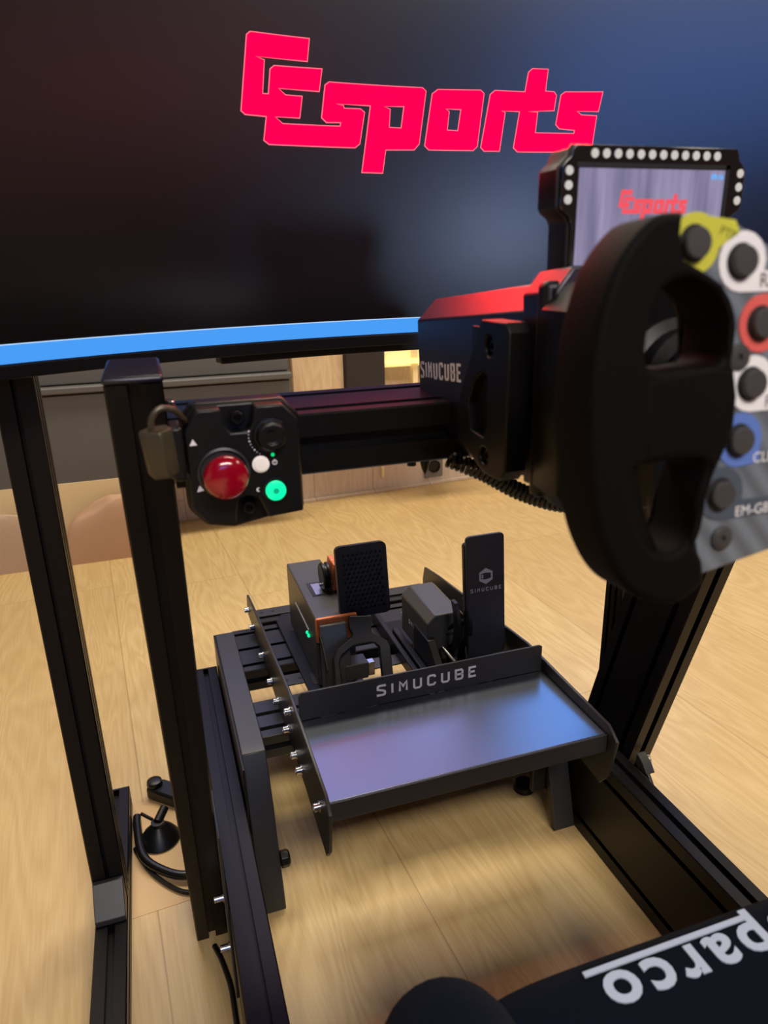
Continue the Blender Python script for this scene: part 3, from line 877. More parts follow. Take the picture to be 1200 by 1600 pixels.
# side clamp brackets (thick webbed plates)
sbp = [(0.397, 0.800), (0.402, 0.806), (0.436, 0.806), (0.444, 0.795), (0.470, 0.752), (0.474, 0.722), (0.430, 0.704), (0.405, 0.704), (0.397, 0.712)]
win = [(0.434, 0.772), (0.426, 0.770), (0.424, 0.740), (0.430, 0.728), (0.450, 0.730), (0.455, 0.748), (0.445, 0.765)]
h1 = [(0.424 + 0.006 * math.cos(-t), 0.790 + 0.007 * math.sin(-t)) for t in [2 * PI * i / 16 for i in range(16)]]
h2 = [(0.428 + 0.007 * math.cos(-t), 0.716 + 0.006 * math.sin(-t)) for t in [2 * PI * i / 16 for i in range(16)]]
for x0, s in ((0.219, 1), (0.381, -1)):
    mm = Matrix(((0, 0, 1, x0), (1, 0, 0, 0), (0, 1, 0, 0), (0, 0, 0, 1)))
    br = MB().add_mesh(curve_mesh([sbp, win, h1, h2], 0.016, 0.0015), mm).build('side_bracket', 'ano', mo)
    xo = x0 - 0.001 * s
    MB().box(x0 - 0.001, x0 + 0.001, 0.415, 0.464, 0.708, 0.80).build('bracket_web', 'ano2', br)
    bolt(br, (x0 - 0.001 * s, 0.424, 0.790), -X * s, 0.0045, 0.003, washer=False, material='ano2')
    bolt(br, (x0 - 0.001 * s, 0.428, 0.716), -X * s, 0.0045, 0.003, washer=False, material='ano2')
# big front mounting plate with lobed corners
fp = [(-0.074, -0.058), (-0.062, -0.072), (-0.045, -0.074), (0.045, -0.074), (0.062, -0.072), (0.074, -0.058), (0.076, 0.0), (0.074, 0.050), (0.060, 0.064), (0.04, 0.070), (-0.04, 0.070), (-0.060, 0.064), (-0.074, 0.050), (-0.076, 0.0)]
rec = []
for cx, cz in ((-0.058, 0.046), (0.058, 0.046), (-0.056, -0.056), (0.056, -0.056)):
    rec.append([(cx + 0.011 * math.cos(-t), cz + 0.011 * math.sin(-t)) for t in [2 * PI * i / 18 for i in range(18)]])
mm = frame((0.30, 0.372, 0.764), X, Z)
MB().add_mesh(curve_mesh([fp] + rec, 0.030, 0.002), mm).build('mounting_plate', 'ano', mo)
MB().box(0.228, 0.372, 0.385, 0.397, 0.695, 0.83).build('flange', 'ano2', mo, bevel=0.004)
for cx, cz in ((-0.058, 0.046), (0.058, 0.046), (-0.056, -0.056), (0.056, -0.056)):
    bolt(mo, (0.30 + cx, 0.3845, 0.764 + cz), -Y, 0.006, 0.012, material='ano')
# shaft, hub and bolt ring
MB().lathe([(0.040, 0), (0.040, 0.006), (0.034, 0.010), (0.034, 0.020), (0.026, 0.022), (0.026, 0.038), (0.034, 0.039), (0.034, 0.044), (0, 0.044)], (0.30, 0.357, 0.768), ax, 40).build('shaft_hub', 'ano2', mo)
for k in range(3):
    a = k * 2 * PI / 3 + 0.5
    MB().prism([(-0.008, 0.02), (0.008, 0.02), (0.006, 0.052), (-0.006, 0.052)], (0.30, 0.338, 0.770), Vector((math.cos(a), 0, -math.sin(a))), Vector((math.sin(a), 0, math.cos(a))), -Y, 0, 0.008).build('hub_arm', 'ano2', mo, bevel=0.001)

# ------------------------------------------------------------------ coiled cable under the motor
def coil(path, r, wire, turns):
    pts = [Vector(p) for p in spline(path, 24, False)]
    Ls = [0]
    for a, b in zip(pts, pts[1:]): Ls.append(Ls[-1] + (b - a).length)
    n = turns * 12
    out = []
    j = 0
    for i in range(n + 1):
        s = Ls[-1] * i / n
        while j < len(Ls) - 2 and Ls[j + 1] < s: j += 1
        t = (s - Ls[j]) / max(Ls[j + 1] - Ls[j], 1e-9)
        p = pts[j].lerp(pts[j + 1], t)
        d = (pts[j + 1] - pts[j]).normalized()
        a = d.cross(Z).normalized()
        b = d.cross(a)
        ang = 2 * PI * i / 12
        out.append(p + r * (math.cos(ang) * a + math.sin(ang) * b))
    return out


cc = MB()
cc.tube(coil([(0.225, 0.52, 0.690), (0.252, 0.51, 0.678), (0.283, 0.50, 0.660), (0.32, 0.49, 0.648), (0.37, 0.485, 0.646), (0.42, 0.49, 0.656), (0.47, 0.51, 0.668)], 0.0058, 0.0021, 62), 0.0021, 6)
tag(cc.build('coiled_cable', 'cable'), 'black coiled cable hanging beneath the wheel motor', 'cable')
ph_ = MB()
ph_.lathe([(0.004, 0), (0.0045, 0.004), (0.003, 0.010), (0.001, 0.014), (0, 0.015)], (0.218, 0.555, 0.6836), -Z, 14)
ph_.lathe([(0.004, 0), (0.004, 0.006), (0, 0.007)], (0.206, 0.556, 0.6836), -Z, 14)
tag(ph_.build('cable_clip', 'plastic'), 'small black clip under the crossbar where the coiled cable starts', 'clip')

# ------------------------------------------------------------------ steering wheel
WT = math.radians(5)
wu = Vector((0, math.sin(WT), math.cos(WT)))
wo = Vector((0.30, 0.25, 0.77))
WM = frame(wo, X, wu)          # local z points towards the driver
sw = thing('steering_wheel', 'black formula-style sim steering wheel with colour-ringed buttons on carbon', 'steering wheel', (0.30, 0.27, 0.66))


def wmesh(loops, z0, z1, bevel, bres=3):
    return curve_mesh(loops, z1 - z0, bevel, bres), WM @ Matrix.Translation((0, 0, (z0 + z1) / 2))


# carbon face plate
left = [(-0.097, 0.080), (-0.088, 0.0875), (-0.076, 0.0885), (-0.060, 0.085), (-0.041, 0.0755), (-0.022, 0.064), (0, 0.060)]
leftb = [(0, -0.060), (-0.026, -0.0635), (-0.066, -0.070), (-0.070, -0.052), (-0.072, -0.040), (-0.066, -0.022), (-0.0595, -0.010), (-0.056, 0.010), (-0.059, 0.026), (-0.0575, 0.035), (-0.059, 0.048), (-0.066, 0.060), (-0.079, 0.0665), (-0.090, 0.066)]
poly = left + [(-x, y) for x, y in reversed(left[:-1])] + [(-x, y) for x, y in reversed(leftb[1:])] + leftb
plate = MB().add_mesh(*wmesh([poly], -0.004, 0.0, 0.0006)).build('face_plate', 'carbon', sw)
# housing behind the plate
hp = [(x * 0.985, y * 0.98) for x, y in poly]
MB().add_mesh(*wmesh([hp], -0.036, -0.0042, 0.003)).build('housing', 'plastic', sw)
# rubber grips, each with thumb bridge and two openings
outer = [(-0.088, 0.0885), (-0.103, 0.0860), (-0.1185, 0.0690), (-0.1275, 0.0420), (-0.1300, 0.012), (-0.1280, -0.020), (-0.1225, -0.046), (-0.1110, -0.0670), (-0.096, -0.0780), (-0.081, -0.0815)]
tail = [(-0.0800, -0.0815), (-0.0655, -0.0735), (-0.0675, -0.0620), (-0.0730, -0.0530)]
inner_r = [(-0.0700, -0.040), (-0.0640, -0.022), (-0.0580, -0.010), (-0.0545, 0.008), (-0.0580, 0.0245), (-0.0590, 0.034), (-0.0590, 0.047), (-0.0655, 0.0600), (-0.0780, 0.0665), (-0.0860, 0.0700), (-0.0885, 0.080)]
gl = [tuple(p) for p in spline([Vector((a, b, 0)) for a, b in outer], 5, False)]
gl = [(p[0], p[1]) for p in gl] + tail + inner_r
hup = [(p[0], p[1]) for p in spline([Vector((a, b, 0)) for a, b in [(-0.1015, 0.028), (-0.1020, 0.045), (-0.096, 0.059), (-0.084, 0.0625), (-0.070, 0.0560), (-0.0635, 0.046), (-0.0630, 0.036), (-0.066, 0.0275), (-0.085, 0.0265)]], 5)]
hlo = [(p[0], p[1]) for p in spline([Vector((a, b, 0)) for a, b in [(-0.108, -0.016), (-0.088, -0.0130), (-0.070, -0.016), (-0.0725, -0.030), (-0.0755, -0.048), (-0.085, -0.056), (-0.098, -0.051), (-0.106, -0.034)]], 5)]
for s in (1, -1):
    fl = (lambda L: L) if s == 1 else (lambda L: [(-x, y) for x, y in L])
    g = MB()
    g.add_mesh(*wmesh([fl(gl), fl(hup), fl(hlo)], -0.026, 0.004, 0.0035, 3))
    tr_ = [(-0.104, 0.0235), (-0.085, 0.0255), (-0.066, 0.0270), (-0.0570, 0.0240), (-0.0545, 0.012), (-0.0550, 0.000), (-0.0585, -0.0110), (-0.066, -0.0130), (-0.088, -0.0115), (-0.104, -0.0135)]
    MB().add_mesh(*wmesh([fl(tr_)], -0.028, 0.0043, 0.0034, 4)).build('thumb_rest', 'rubber', sw)
    go = g.build('grip', 'rubber', sw)
    # swollen outer palm roll
    path = [(-0.098, 0.074), (-0.106, 0.064), (-0.1125, 0.040), (-0.1140, 0.012), (-0.1125, -0.018), (-0.106, -0.042), (-0.096, -0.060), (-0.086, -0.070)]
    pts = [WM @ Vector((s * a, b, -0.013)) for a, b in [(q[0], q[1]) for q in spline([Vector((a, b, 0)) for a, b in path], 5, False)]]
    n = len(pts)
    rr = [0.0100 + 0.0055 * math.sin(PI * i / (n - 1)) ** 0.7 for i in range(n)]
    rl = MB().tube(pts, rr, 18)
    # flatten sideways, deep front to back
    rl.build('palm_roll', 'rubber', sw)
# shift paddle body behind
MB().add_mesh(*wmesh([rrect(0.05, 0.05, 0.012)], -0.060, -0.036, 0.002)).build('quick_release', 'gunmetal', sw)


def wtext(body, size, x, y, material, parent, z=0.0008, rot=0.0, bold=0.0, align='LEFT'):
    me = text_mesh(body, size, 0.0, 1.0, 0, bold, align)
    return MB().add_mesh(me, WM @ Matrix.Translation((x, y, z)) @ Matrix.Rotation(rot, 4, 'Z')).build('lettering', material, parent)


def ring(cx, cy, r, tabs, material):
    """label ring with optional extra polygon"""
    lp = tabs if tabs else [(cx + r * math.cos(2 * PI * i / 32), cy + r * math.sin(2 * PI * i / 32)) for i in range(32)]
    hole = [(cx + 0.0072 * math.cos(-2 * PI * i / 28), cy + 0.0072 * math.sin(-2 * PI * i / 28)) for i in range(28)]
    return MB().add_mesh(*wmesh([lp, hole], -0.0001, 0.0006, 0.0)).build('button_label', material, plate)


def arc(cx, cy, r, a0, a1, k=14):
    return [(cx + r * math.cos(math.radians(a0 + (a1 - a0) * i / k)), cy + r * math.sin(math.radians(a0 + (a1 - a0) * i / k))) for i in range(k + 1)]


def button(cx, cy, tall=0.0036):
    cx -= 0.0008 if cx < 0 else -0.0008
    MB().lathe([(0.0092, 0), (0.0092, 0.0012), (0.0080, 0.0014), (0.0077, 0.0008), (0.0064, 0.0008), (0.0064, tall), (0.0059, tall + 0.0006), (0, tall + 0.0008)][3:], WM @ Vector((cx, cy, 0)), WM.to_3x3() @ Vector((0, 0, 1)), 28).build('button', 'btncap', sw)


btn = {'yel': (-0.0795, 0.0765), 'w1': (-0.0545, 0.0690), 'red': (-0.0415, 0.0430), 'w2': (-0.0445, 0.0170), 'blue': (-0.0490, -0.0080), 'em': (-0.0575, -0.0320)}
R = 0.0125
cx, cy = btn['yel']
lb = ring(cx, cy, R, arc(cx, cy, R * 0.98, 60, 190) + [(cx - 0.0065, cy - 0.0115)] + arc(cx, cy, R * 0.98, 265, 350) + [(cx + 0.0135, cy - 0.0010), (cx + 0.0225, cy + 0.0040), (cx + 0.0200, cy + 0.0090)], 'yellow')
wtext('PTP', 0.0055, cx + 0.0118, cy + 0.0050, 'olive_text', lb, rot=-0.30)
cx, cy = btn['w1']
lb = ring(cx, cy, R, arc(cx, cy, R, -18, 268) + [(cx + 0.034, cy - R), (cx + 0.034, cy - 0.0045)], 'label_white')
wtext('RADIO', 0.0085, cx + 0.0095, cy - 0.0082, 'label_text', lb)
cx, cy = btn['red']
ring(cx, cy, R, arc(cx, cy, R, -60, 250) if False else arc(cx, cy, R, 90, 360) + [(cx + 0.030, cy), (cx + 0.030, cy + R)], 'label_red')
cx, cy = btn['w2']
lb = ring(cx, cy, R, arc(cx, cy, R, -18, 268) + [(cx + 0.030, cy - R), (cx + 0.030, cy - 0.0045)], 'label_white')
wtext('PIT', 0.0080, cx + 0.0078, cy - 0.0088, 'label_text', lb)
cx, cy = btn['blue']
lb = ring(cx, cy, R, arc(cx, cy, R, -18, 268) + [(cx + 0.012, cy - R * 0.9)], 'label_blue')
wtext('CLEAR', 0.0070, cx + 0.0080, cy - 0.0092, 'label_white', lb)
cx, cy = btn['em']
lb = ring(cx, cy, R, arc(cx, cy, R, -20, 268) + [(cx + 0.030, cy - R), (cx + 0.030, cy - 0.0045)], 'label_grey')
wtext('EM-GBX', 0.0070, cx + 0.0085, cy - 0.0098, 'label_white', lb)
for k, (cx, cy) in btn.items(): button(cx, cy)
for k in ('w1', 'red', 'w2', 'blue'):
    cx, cy = btn[k]
    button(-cx, cy)
    ring(-cx, cy, R, None, {'w1': 'label_white', 'red': 'label_red', 'w2': 'label_white', 'blue': 'label_blue'}[k])
MB().lathe([(0.0058, 0), (0.0058, 0.0012), (0.0050, 0.0018), (0.0015, 0.0018), (0.0015, 0.0004), (0, 0.0004)], WM @ Vector((-0.0555, -0.0535, 0)), WM.to_3x3() @ Vector((0, 0, 1)), 24).build('plate_screw', 'btncap', sw)
MB().lathe([(0.0060, 0), (0.0060, 0.0010), (0.0045, 0.0016), (0.0015, 0.0016), (0.0015, 0.0004), (0, 0.0004)], WM @ Vector((-0.0530, 0.0290, 0)), WM.to_3x3() @ Vector((0, 0, 1)), 24).build('plate_screw', 'btncap', sw)

# ------------------------------------------------------------------ dash display
da = thing('dash_display', 'small black dash display with white light dots, standing above the motor', 'display', (0.31, 0.42, 0.82))
DT = math.radians(0)
DM = frame((0.3105, 0.400, 0.864), X, Z)
half = [(0.0580, 0.0410), (0.0600, 0.0385), (0.0610, 0.0345), (0.0640, 0.0320), (0.0665, 0.0290), (0.0665, 0.0080), (0.0645, 0.0050), (0.0600, 0.0020), (0.0580, -0.0020), (0.0575, -0.0380), (0.0555, -0.0410)]
dpoly = [(-x, y) for x, y in half] + [(x, y) for x, y in reversed(half)]
M['dash_glass'] = mat('smoked_gloss_faceplate', (0.012, 0.010, 0.010, 1), 0.08, spec=0.8, coat=0.5)
fp_ = MB().add_mesh(curve_mesh([dpoly], 0.003, 0.0005), DM @ Matrix.Translation((0, 0, -0.0015))).build('faceplate', 'dash_glass', da)
dsh = [(x * 1.02, y * 1.015) for x, y in dpoly]
MB().add_mesh(curve_mesh([dsh], 0.002, 0.0004), DM @ Matrix.Translation((0, 0, -0.0045))).build('rim', 'gunmetal', da)
d2p = [(x * 0.99, y * 0.98) for x, y in dpoly]
MB().add_mesh(curve_mesh([d2p], 0.022, 0.001), DM @ Matrix.Translation((-0.0005, 0, -0.0170))).build('housing', 'ano2', da)
MB().box(0.282, 0.339, 0.405, 0.427, 0.8315, 0.84).build('stalk', 'ano2', da, bevel=0.002)
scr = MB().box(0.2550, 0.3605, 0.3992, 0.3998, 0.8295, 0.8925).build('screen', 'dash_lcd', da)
fr_ = MB()
fr_.box(0.2530, 0.3640, 0.3993, 0.39995, 0.8275, 0.8285); fr_.box(0.2530, 0.3640, 0.3993, 0.39995, 0.8930, 0.8955); fr_.box(0.3610, 0.3640, 0.3993, 0.39995, 0.8275, 0.8955)
fr_.build('screen_border', 'slotdark', da)
for i in range(12):
    MB().lathe([(0.0026, 0), (0.0026, 0.0003), (0, 0.0004)], (0.2650 + i * 0.00805, 0.4, 0.9005), -Y, 16).build('indicator_light', 'dot', da)
for sx in (0.2485, 0.3730):
    for k in range(3): MB().lathe([(0.0026, 0), (0.0026, 0.0003), (0, 0.0004)], (sx, 0.4, 0.8910 - k * 0.0079), -Y, 16).build('indicator_light', 'dot', da)

# ------------------------------------------------------------------ logo outlines (curved-screen arc length, height)
LG = [(-0.1619, 1.0661), (-0.0987, 1.066), (-0.1022, 1.0451), (-0.1583, 1.0448), (-0.1491, 1.0426), (-0.1534, 1.012), (-0.1471, 1.0121), (-0.1435, 1.0349), (-0.1388, 1.0384), (-0.0862, 1.0395), (-0.0905, 1.0182), (-0.1355, 1.018), (-0.1284, 1.0125), (-0.1099, 1.0125), (-0.1139, 0.9918), (-0.1413, 0.9914), (-0.1334, 0.9855), (-0.0683, 0.9862), (-0.0673, 0.9898), (-0.0839, 0.9891), (-0.0891, 0.9934), (-0.0836, 1.0247), (-0.0788, 1.0279), (0.0295, 1.0279), (0.0336, 1.0247), (0.0251, 0.9714), (0.0189, 0.9653), (-0.0152, 0.9645), (-0.0195, 0.9407), (-0.0444, 0.9409), (-0.0322, 1.0077), (-0.0724, 1.0077), (-0.0635, 1.0065), (-0.0628, 1.0039), (-0.0438, 1.0042), (-0.0392, 1.0011), (-0.0458, 0.9698), (-0.0516, 0.9656), (-0.1501, 0.965), (-0.1555, 0.9686), (-0.151, 0.9911), (-0.1739, 0.9915), (-0.178, 0.9946), (-0.1661, 1.063)]
LPH = [(-0.0162, 1.0077), (0.0072, 1.0086), (0.0036, 0.9871), (-0.0106, 0.9873), (-0.009, 1.0053)]
LO = [(0.0477, 1.0269), (0.0986, 1.0276), (0.1028, 1.0243), (0.0958, 0.97), (0.0908, 0.9656), (0.0367, 0.9656), (0.0317, 0.9698), (0.0409, 1.0223)]
LOH = [(0.0572, 1.0078), (0.0752, 1.0075), (0.0718, 0.9859), (0.059, 0.9864), (0.0613, 1.0052)]
LR = [(0.1158, 1.0276), (0.1518, 1.0267), (0.155, 1.0462), (0.1597, 1.05), (0.1783, 1.0495), (0.1763, 1.0275), (0.1865, 1.0269), (0.1896, 1.0234), (0.1876, 1.0076), (0.1556, 1.0065), (0.168, 1.0059), (0.1661, 0.9846), (0.213, 0.9836), (0.2136, 0.9869), (0.1949, 0.9888), (0.1905, 0.9931), (0.1949, 1.0234), (0.1999, 1.0268), (0.2445, 1.0265), (0.2408, 1.0062), (0.2151, 1.0068), (0.2207, 1.0029), (0.2391, 1.0019), (0.2356, 0.9667), (0.2317, 0.9638), (0.1453, 0.9644), (0.1401, 0.9687), (0.1461, 1.0065), (0.1238, 1.007), (0.1288, 1.0056), (0.1231, 0.9651), (0.1043, 0.965), (0.1, 0.9689), (0.1102, 1.0234)]
# the same mark, small, on the dash screen
sc = 0.0505 / 0.4225
sm = MB()
for lps in ([LG, LPH], [LO, LOH], [LR]):
    sm.add_mesh(curve_mesh([[((a - 0.033) * sc, (b - 1.0) * sc * 1.12) for a, b in lp] for lp in lps], 0.0002), frame((0.3085, 0.3990, 0.8720), X, Z))
sm.build('logo_mark', 'dash_red', scr)
MB().add_mesh(text_mesh('09:16', 0.0042, 0.0, bold=0.0001), frame((0.3545, 0.3989, 0.8885), X, Z)).build('clock', 'dash_blue', scr)
MB().add_mesh(curve_mesh([rrect(0.0098, 0.0068, 0.001)], 0.0002), frame((0.2605, 0.3990, 0.8340), X, Z)).build('battery_icon', 'dash_green', scr)
MB().add_mesh(text_mesh('N', 0.0058, 0.0, bold=0.0002), frame((0.2880, 0.3989, 0.8585), X, Z)).build('gear_digit', 'dash_blue', scr)

# ------------------------------------------------------------------ curved monitor
XC, YC, RC = 0.30, -0.06, 0.903
mn = thing('curved_monitor', 'very wide curved gaming monitor showing a pink-red logo on black', 'monitor', (0.30, 0.84, 0.75))


def cyl_pt(s, z, off=0.0):
    t = s / RC
    r = RC - off
    return Vector((XC + r * math.sin(t), YC + r * math.cos(t), z))


def curved(name, s0, s1, z0, z1, f, b, material, parent, n=72, bevel=0.0):
    """curved slab: front at offset f (towards viewer), back at offset b"""
    bm = bmesh.new()
    cor = ((z0, f), (z1, f), (z1, b), (z0, b))
    if not bevel:
        # the front keeps its own vertices so that its shading follows the curve only
        fr = [[bm.verts.new(cyl_pt(s0 + (s1 - s0) * i / n, z, f)) for z in (z0, z1)] for i in range(n + 1)]
        for i in range(n): bm.faces.new((fr[i][0], fr[i + 1][0], fr[i + 1][1], fr[i][1])).smooth = True
    cols = [[bm.verts.new(cyl_pt(s0 + (s1 - s0) * i / n, z, o)) for z, o in cor] for i in range(n + 1)]
    for i in range(n):
        for k in range(4):
            if k == 0 and not bevel: continue
            q = (k + 1) % 4
            bm.faces.new((cols[i][k], cols[i + 1][k], cols[i + 1][q], cols[i][q]))
    bm.faces.new(cols[0]); bm.faces.new(cols[-1][::-1])
    mb = MB(); mb.bm.free(); mb.bm = bm
    return mb.build(name, material, parent, bevel=bevel)


S0, S1, ZT = -0.63, 0.72, 1.175
curved('housing', S0, S1, 0.752, ZT, -0.004, -0.032, 'bezel', mn, bevel=0.002)
curved('bottom_bezel', S0, S1, 0.7495, 0.7625, 0.003, -0.004, 'bezel', mn, bevel=0.001)
curved('top_bezel', S0, S1, ZT - 0.008, ZT, 0.003, -0.004, 'bezel', mn, bevel=0.001)
scrn = curved('screen', S0, S1, 0.7625, ZT - 0.008, 0.0, -0.004, 'lcd', mn, n=96)
curved('taskbar_band', S0, S1, 0.7632, 0.7800, 0.0004, 0.0001, 'blueband', scrn)
curved('band_line', S0, S1, 0.7800, 0.7810, 0.0005, 0.0001, 'bluehi', scrn)
curved('chin', -0.22, 0.46, 0.7400, 0.752, -0.012, -0.030, 'bezel', mn, bevel=0.002)
curved('rear_hump', -0.25, 0.5, 0.80, 1.12, -0.032, -0.070, 'bezel', mn, bevel=0.004)


def curved_logo(name, groups, off, material, grow=0.0):
    mb = MB()
    for lps in groups:
        mb.add_mesh(curve_mesh(lps, 0.0), Matrix.Identity(4))
    bm = mb.bm
    bmesh.ops.remove_doubles(bm, verts=bm.verts, dist=1e-6)
    x = -0.20
    while x < 0.26:
        bmesh.ops.bisect_plane(bm, geom=bm.verts[:] + bm.edges[:] + bm.faces[:], plane_co=(x, 0, 0), plane_no=(1, 0, 0))
        x += 0.012
    for v in bm.verts: v.co = cyl_pt(v.co.x, v.co.y, off)
    return mb.build(name, material, scrn)


def inflate(lp, d):
    n = len(lp)
    area_ = sum(lp[i][0] * lp[(i + 1) % n][1] - lp[(i + 1) % n][0] * lp[i][1] for i in range(n))
    sg = 1 if area_ > 0 else -1
    out = []
    for i in range(n):
        p0, p1, p2 = Vector(lp[i - 1]), Vector(lp[i]), Vector(lp[(i + 1) % n])
        a, b = (p1 - p0).normalized(), (p2 - p1).normalized()
        na, nb = Vector((a.y, -a.x)) * sg, Vector((b.y, -b.x)) * sg
        m = na + nb
        m = m / max(m.dot(na), 0.6)
        out.append(tuple(p1 + m * d))
    return out


curved_logo('logo_edge', [[inflate(LG, 0.0006), inflate(LPH, -0.0006)], [inflate(LO, 0.0006), inflate(LOH, -0.0006)], [inflate(LR, 0.0006)]], 0.0006, 'rededge')
curved_logo('logo', [[inflate(LG, -0.0004), inflate(LPH, 0.0004)], [inflate(LO, -0.0004), inflate(LOH, 0.0004)], [inflate(LR, -0.0004)]], 0.0010, 'redglow')

# ------------------------------------------------------------------ monitor stand
ms = thing('monitor_stand', 'freestanding black slotted aluminium monitor stand behind the rig', 'stand', (0.29, 0.82, 0))
for x0 in (-0.153, 0.636):
    y0 = 0.12 if x0 < 0 else 0.80
    fr = MB().profile((x0, y0, 0.004), X, Z, Y, 0.040, 0.040, 1.04 - y0, SL, SL).build('floor_rail', 'ano', ms)
    MB().box(x0, x0 + 0.04, 1.0405, 1.044, 0.004, 0.044).build('end_cap', 'plastic', fr)
    MB().profile((x0, 0.812, 0.0445), X, Y, Z, 0.040, 0.040, 1.02, SL, (0.013, 0.027), sw=0.005).build('post', 'ano', ms)
    if x0 < 0: MB().prism([(0.775, 0.0445), (0.8115, 0.0445), (0.8115, 0.085), (0.806, 0.085), (0.775, 0.052)], (0, 0, 0), Y, Z, X, x0 + 0.001, x0 + 0.039).build('corner_bracket', 'gunmetal', ms, bevel=0.001)
    MB().box(x0 + 0.008, x0 + 0.032, y0 + 0.02, y0 + 0.05, 0, 0.004).build('foot', 'plastic', ms)
    MB().box(x0 + 0.008, x0 + 0.032, 1.0, 1.03, 0, 0.004).build('foot', 'plastic', ms)
MB().profile((-0.153, 0.945, 0.90), Y, Z, X, 0.04, 0.08, 0.829, SL, (0.02, 0.06)).build('crossbar', 'ano', ms)
for x0 in (-0.153, 0.636): MB().box(x0, x0 + 0.04, 0.852, 0.945, 0.90, 0.98).build('spacer', 'ano', ms)
MB().box(0.25, 0.35, 0.915, 0.945, 0.88, 1.0).build('monitor_mount', 'ano2', ms, bevel=0.002)

# ------------------------------------------------------------------ emergency stop box
es = thing('emergency_stop_box', 'black control box with red mushroom button and glowing green button', 'control box', (0.06, 0.52, 0.66))
bx = [(0.018, 0.736), (0.028, 0.7495), (0.044, 0.7495), (0.046, 0.738), (0.050, 0.732), (0.062, 0.732), (0.066, 0.738), (0.068, 0.7495), (0.088, 0.7495), (0.0985, 0.738), (0.0985, 0.668), (0.072, 0.666), (0.070, 0.672), (0.066, 0.682), (0.058, 0.685), (0.051, 0.682), (0.049, 0.672), (0.048, 0.664), (0.028, 0.667), (0.018, 0.679)]
es_body = MB().prism(bx, (0, 0.500, 0), X, Z, Y, 0, 0.0385).build('body', 'plastic', es, bevel=0.0015)
MB().prism([(0.016, 0.738), (0.0265, 0.7515), (0.0915, 0.7515), (0.1025, 0.739), (0.1025, 0.664), (0.072, 0.660), (0.048, 0.656), (0.028, 0.660), (0.016, 0.674)], (0, 0.516, 0), X, Z, Y, 0, 0.022).build('rear_shell', 'plastic', es, bevel=0.003)
MB().lathe([(0.0110, 0), (0.0110, 0.007), (0.0146, 0.009), (0.0158, 0.013), (0.0153, 0.0165), (0.0128, 0.0195), (0.0085, 0.0208), (0.004, 0.0213), (0, 0.0214)], (0.0425, 0.4995, 0.704), -Y, 36).build('mushroom_button', 'redbtn', es, label='red mushroom stop button')
MB().lathe([(0.0185, 0), (0.0185, 0.002), (0.0170, 0.0028), (0.0160, 0.0005), (0, 0.0005)], (0.0425, 0.4998, 0.704), -Y, 36).build('button_collar', 'gunmetal', es)
MB().lathe([(0.0130, 0), (0.0130, 0.0015), (0.0105, 0.002), (0.0105, 0.0075), (0.0095, 0.009), (0.0055, 0.009), (0.0050, 0.0075), (0, 0.0075)], (0.0775, 0.4998, 0.7280), -Y, 10).build('rotary_knob', 'plastic', es, bevel=0.0006)
MB().lathe([(0.0062, 0), (0.0062, 0.0012), (0.0048, 0.0016), (0.0046, 0.0030), (0, 0.0034)], (0.0690, 0.4998, 0.7075), -Y, 24).build('white_push_button', 'whitebtn', es)
gb = MB().lathe([(0.0098, 0), (0.0098, 0.0012), (0.0080, 0.0015)], (0.0782, 0.4998, 0.6870), -Y, 28).build('green_button_bezel', 'plastic', es)
MB().lathe([(0.0074, 0), (0.0074, 0.0030), (0.0064, 0.0036), (0.0024, 0.0036)], (0.0782, 0.4996, 0.6870), -Y, 28).build('green_button', 'green', es, label='glowing green power button')
MB().lathe([(0.0024, 0), (0.0022, 0.0042), (0, 0.0044)], (0.0782, 0.4996, 0.6870), -Y, 18).build('green_button_centre', 'green_core', es)
MB().lathe([(0.0014, 0), (0.0012, 0.0006), (0, 0.0008)], (0.0782, 0.4998, 0.7135), -Y, 12).build('green_lamp', 'green_dim', es)
pr = MB()
for (a, b, r) in ((0.0235, 0.7270, 0.0), (0.0250, 0.6935, 2.2)):
    pr.prism([(0.0030 * math.cos(r + PI / 2 + k * 2 * PI / 3), 0.0030 * math.sin(r + PI / 2 + k * 2 * PI / 3)) for k in range(3)], (a, 0.4994, b), X, Z, Y, 0, 0.0005)
for k in range(9):
    an = math.radians(165 + k * 9)
    pr.lathe([(0.0007 if k % 3 == 0 else 0.0004, 0), (0.0003, 0.0004)], (0.0775 + 0.0155 * math.cos(an), 0.4999, 0.7280 + 0.0155 * math.sin(an)), -Y, 8)
pr.add_mesh(curve_mesh([[(0.0019 * math.cos(t), 0.0019 * math.sin(t)) for t in [2 * PI * i / 16 for i in range(16)]], [(0.0013 * math.cos(-t), 0.0013 * math.sin(-t)) for t in [2 * PI * i / 16 for i in range(16)]]], 0.0002), frame((0.0792, 0.4995, 0.7078), X, Z))
pr.box(0.0790, 0.0794, 0.4993, 0.4997, 0.7078, 0.7100)
pr.add_mesh(curve_mesh([[(0.0016 * math.cos(t), 0.0016 * math.sin(t)) for t in [PI * (0.35 + 1.3 * i / 12) for i in range(13)]] + [(0.0009 * math.cos(t) + 0.0004, 0.0011 * math.sin(t)) for t in [PI * (1.65 - 1.3 * i / 12) for i in range(13)]]], 0.0002), frame((0.0660, 0.4995, 0.6885), X, Z))
pr.build('printed_symbols', 'white', es_body)
bolt(es, (0.0562, 0.5150, 0.7405), -Y, 0.0048, 0.006, material='ano')
bolt(es, (0.0590, 0.5150, 0.6730), -Y, 0.0048, 0.006, material='ano')
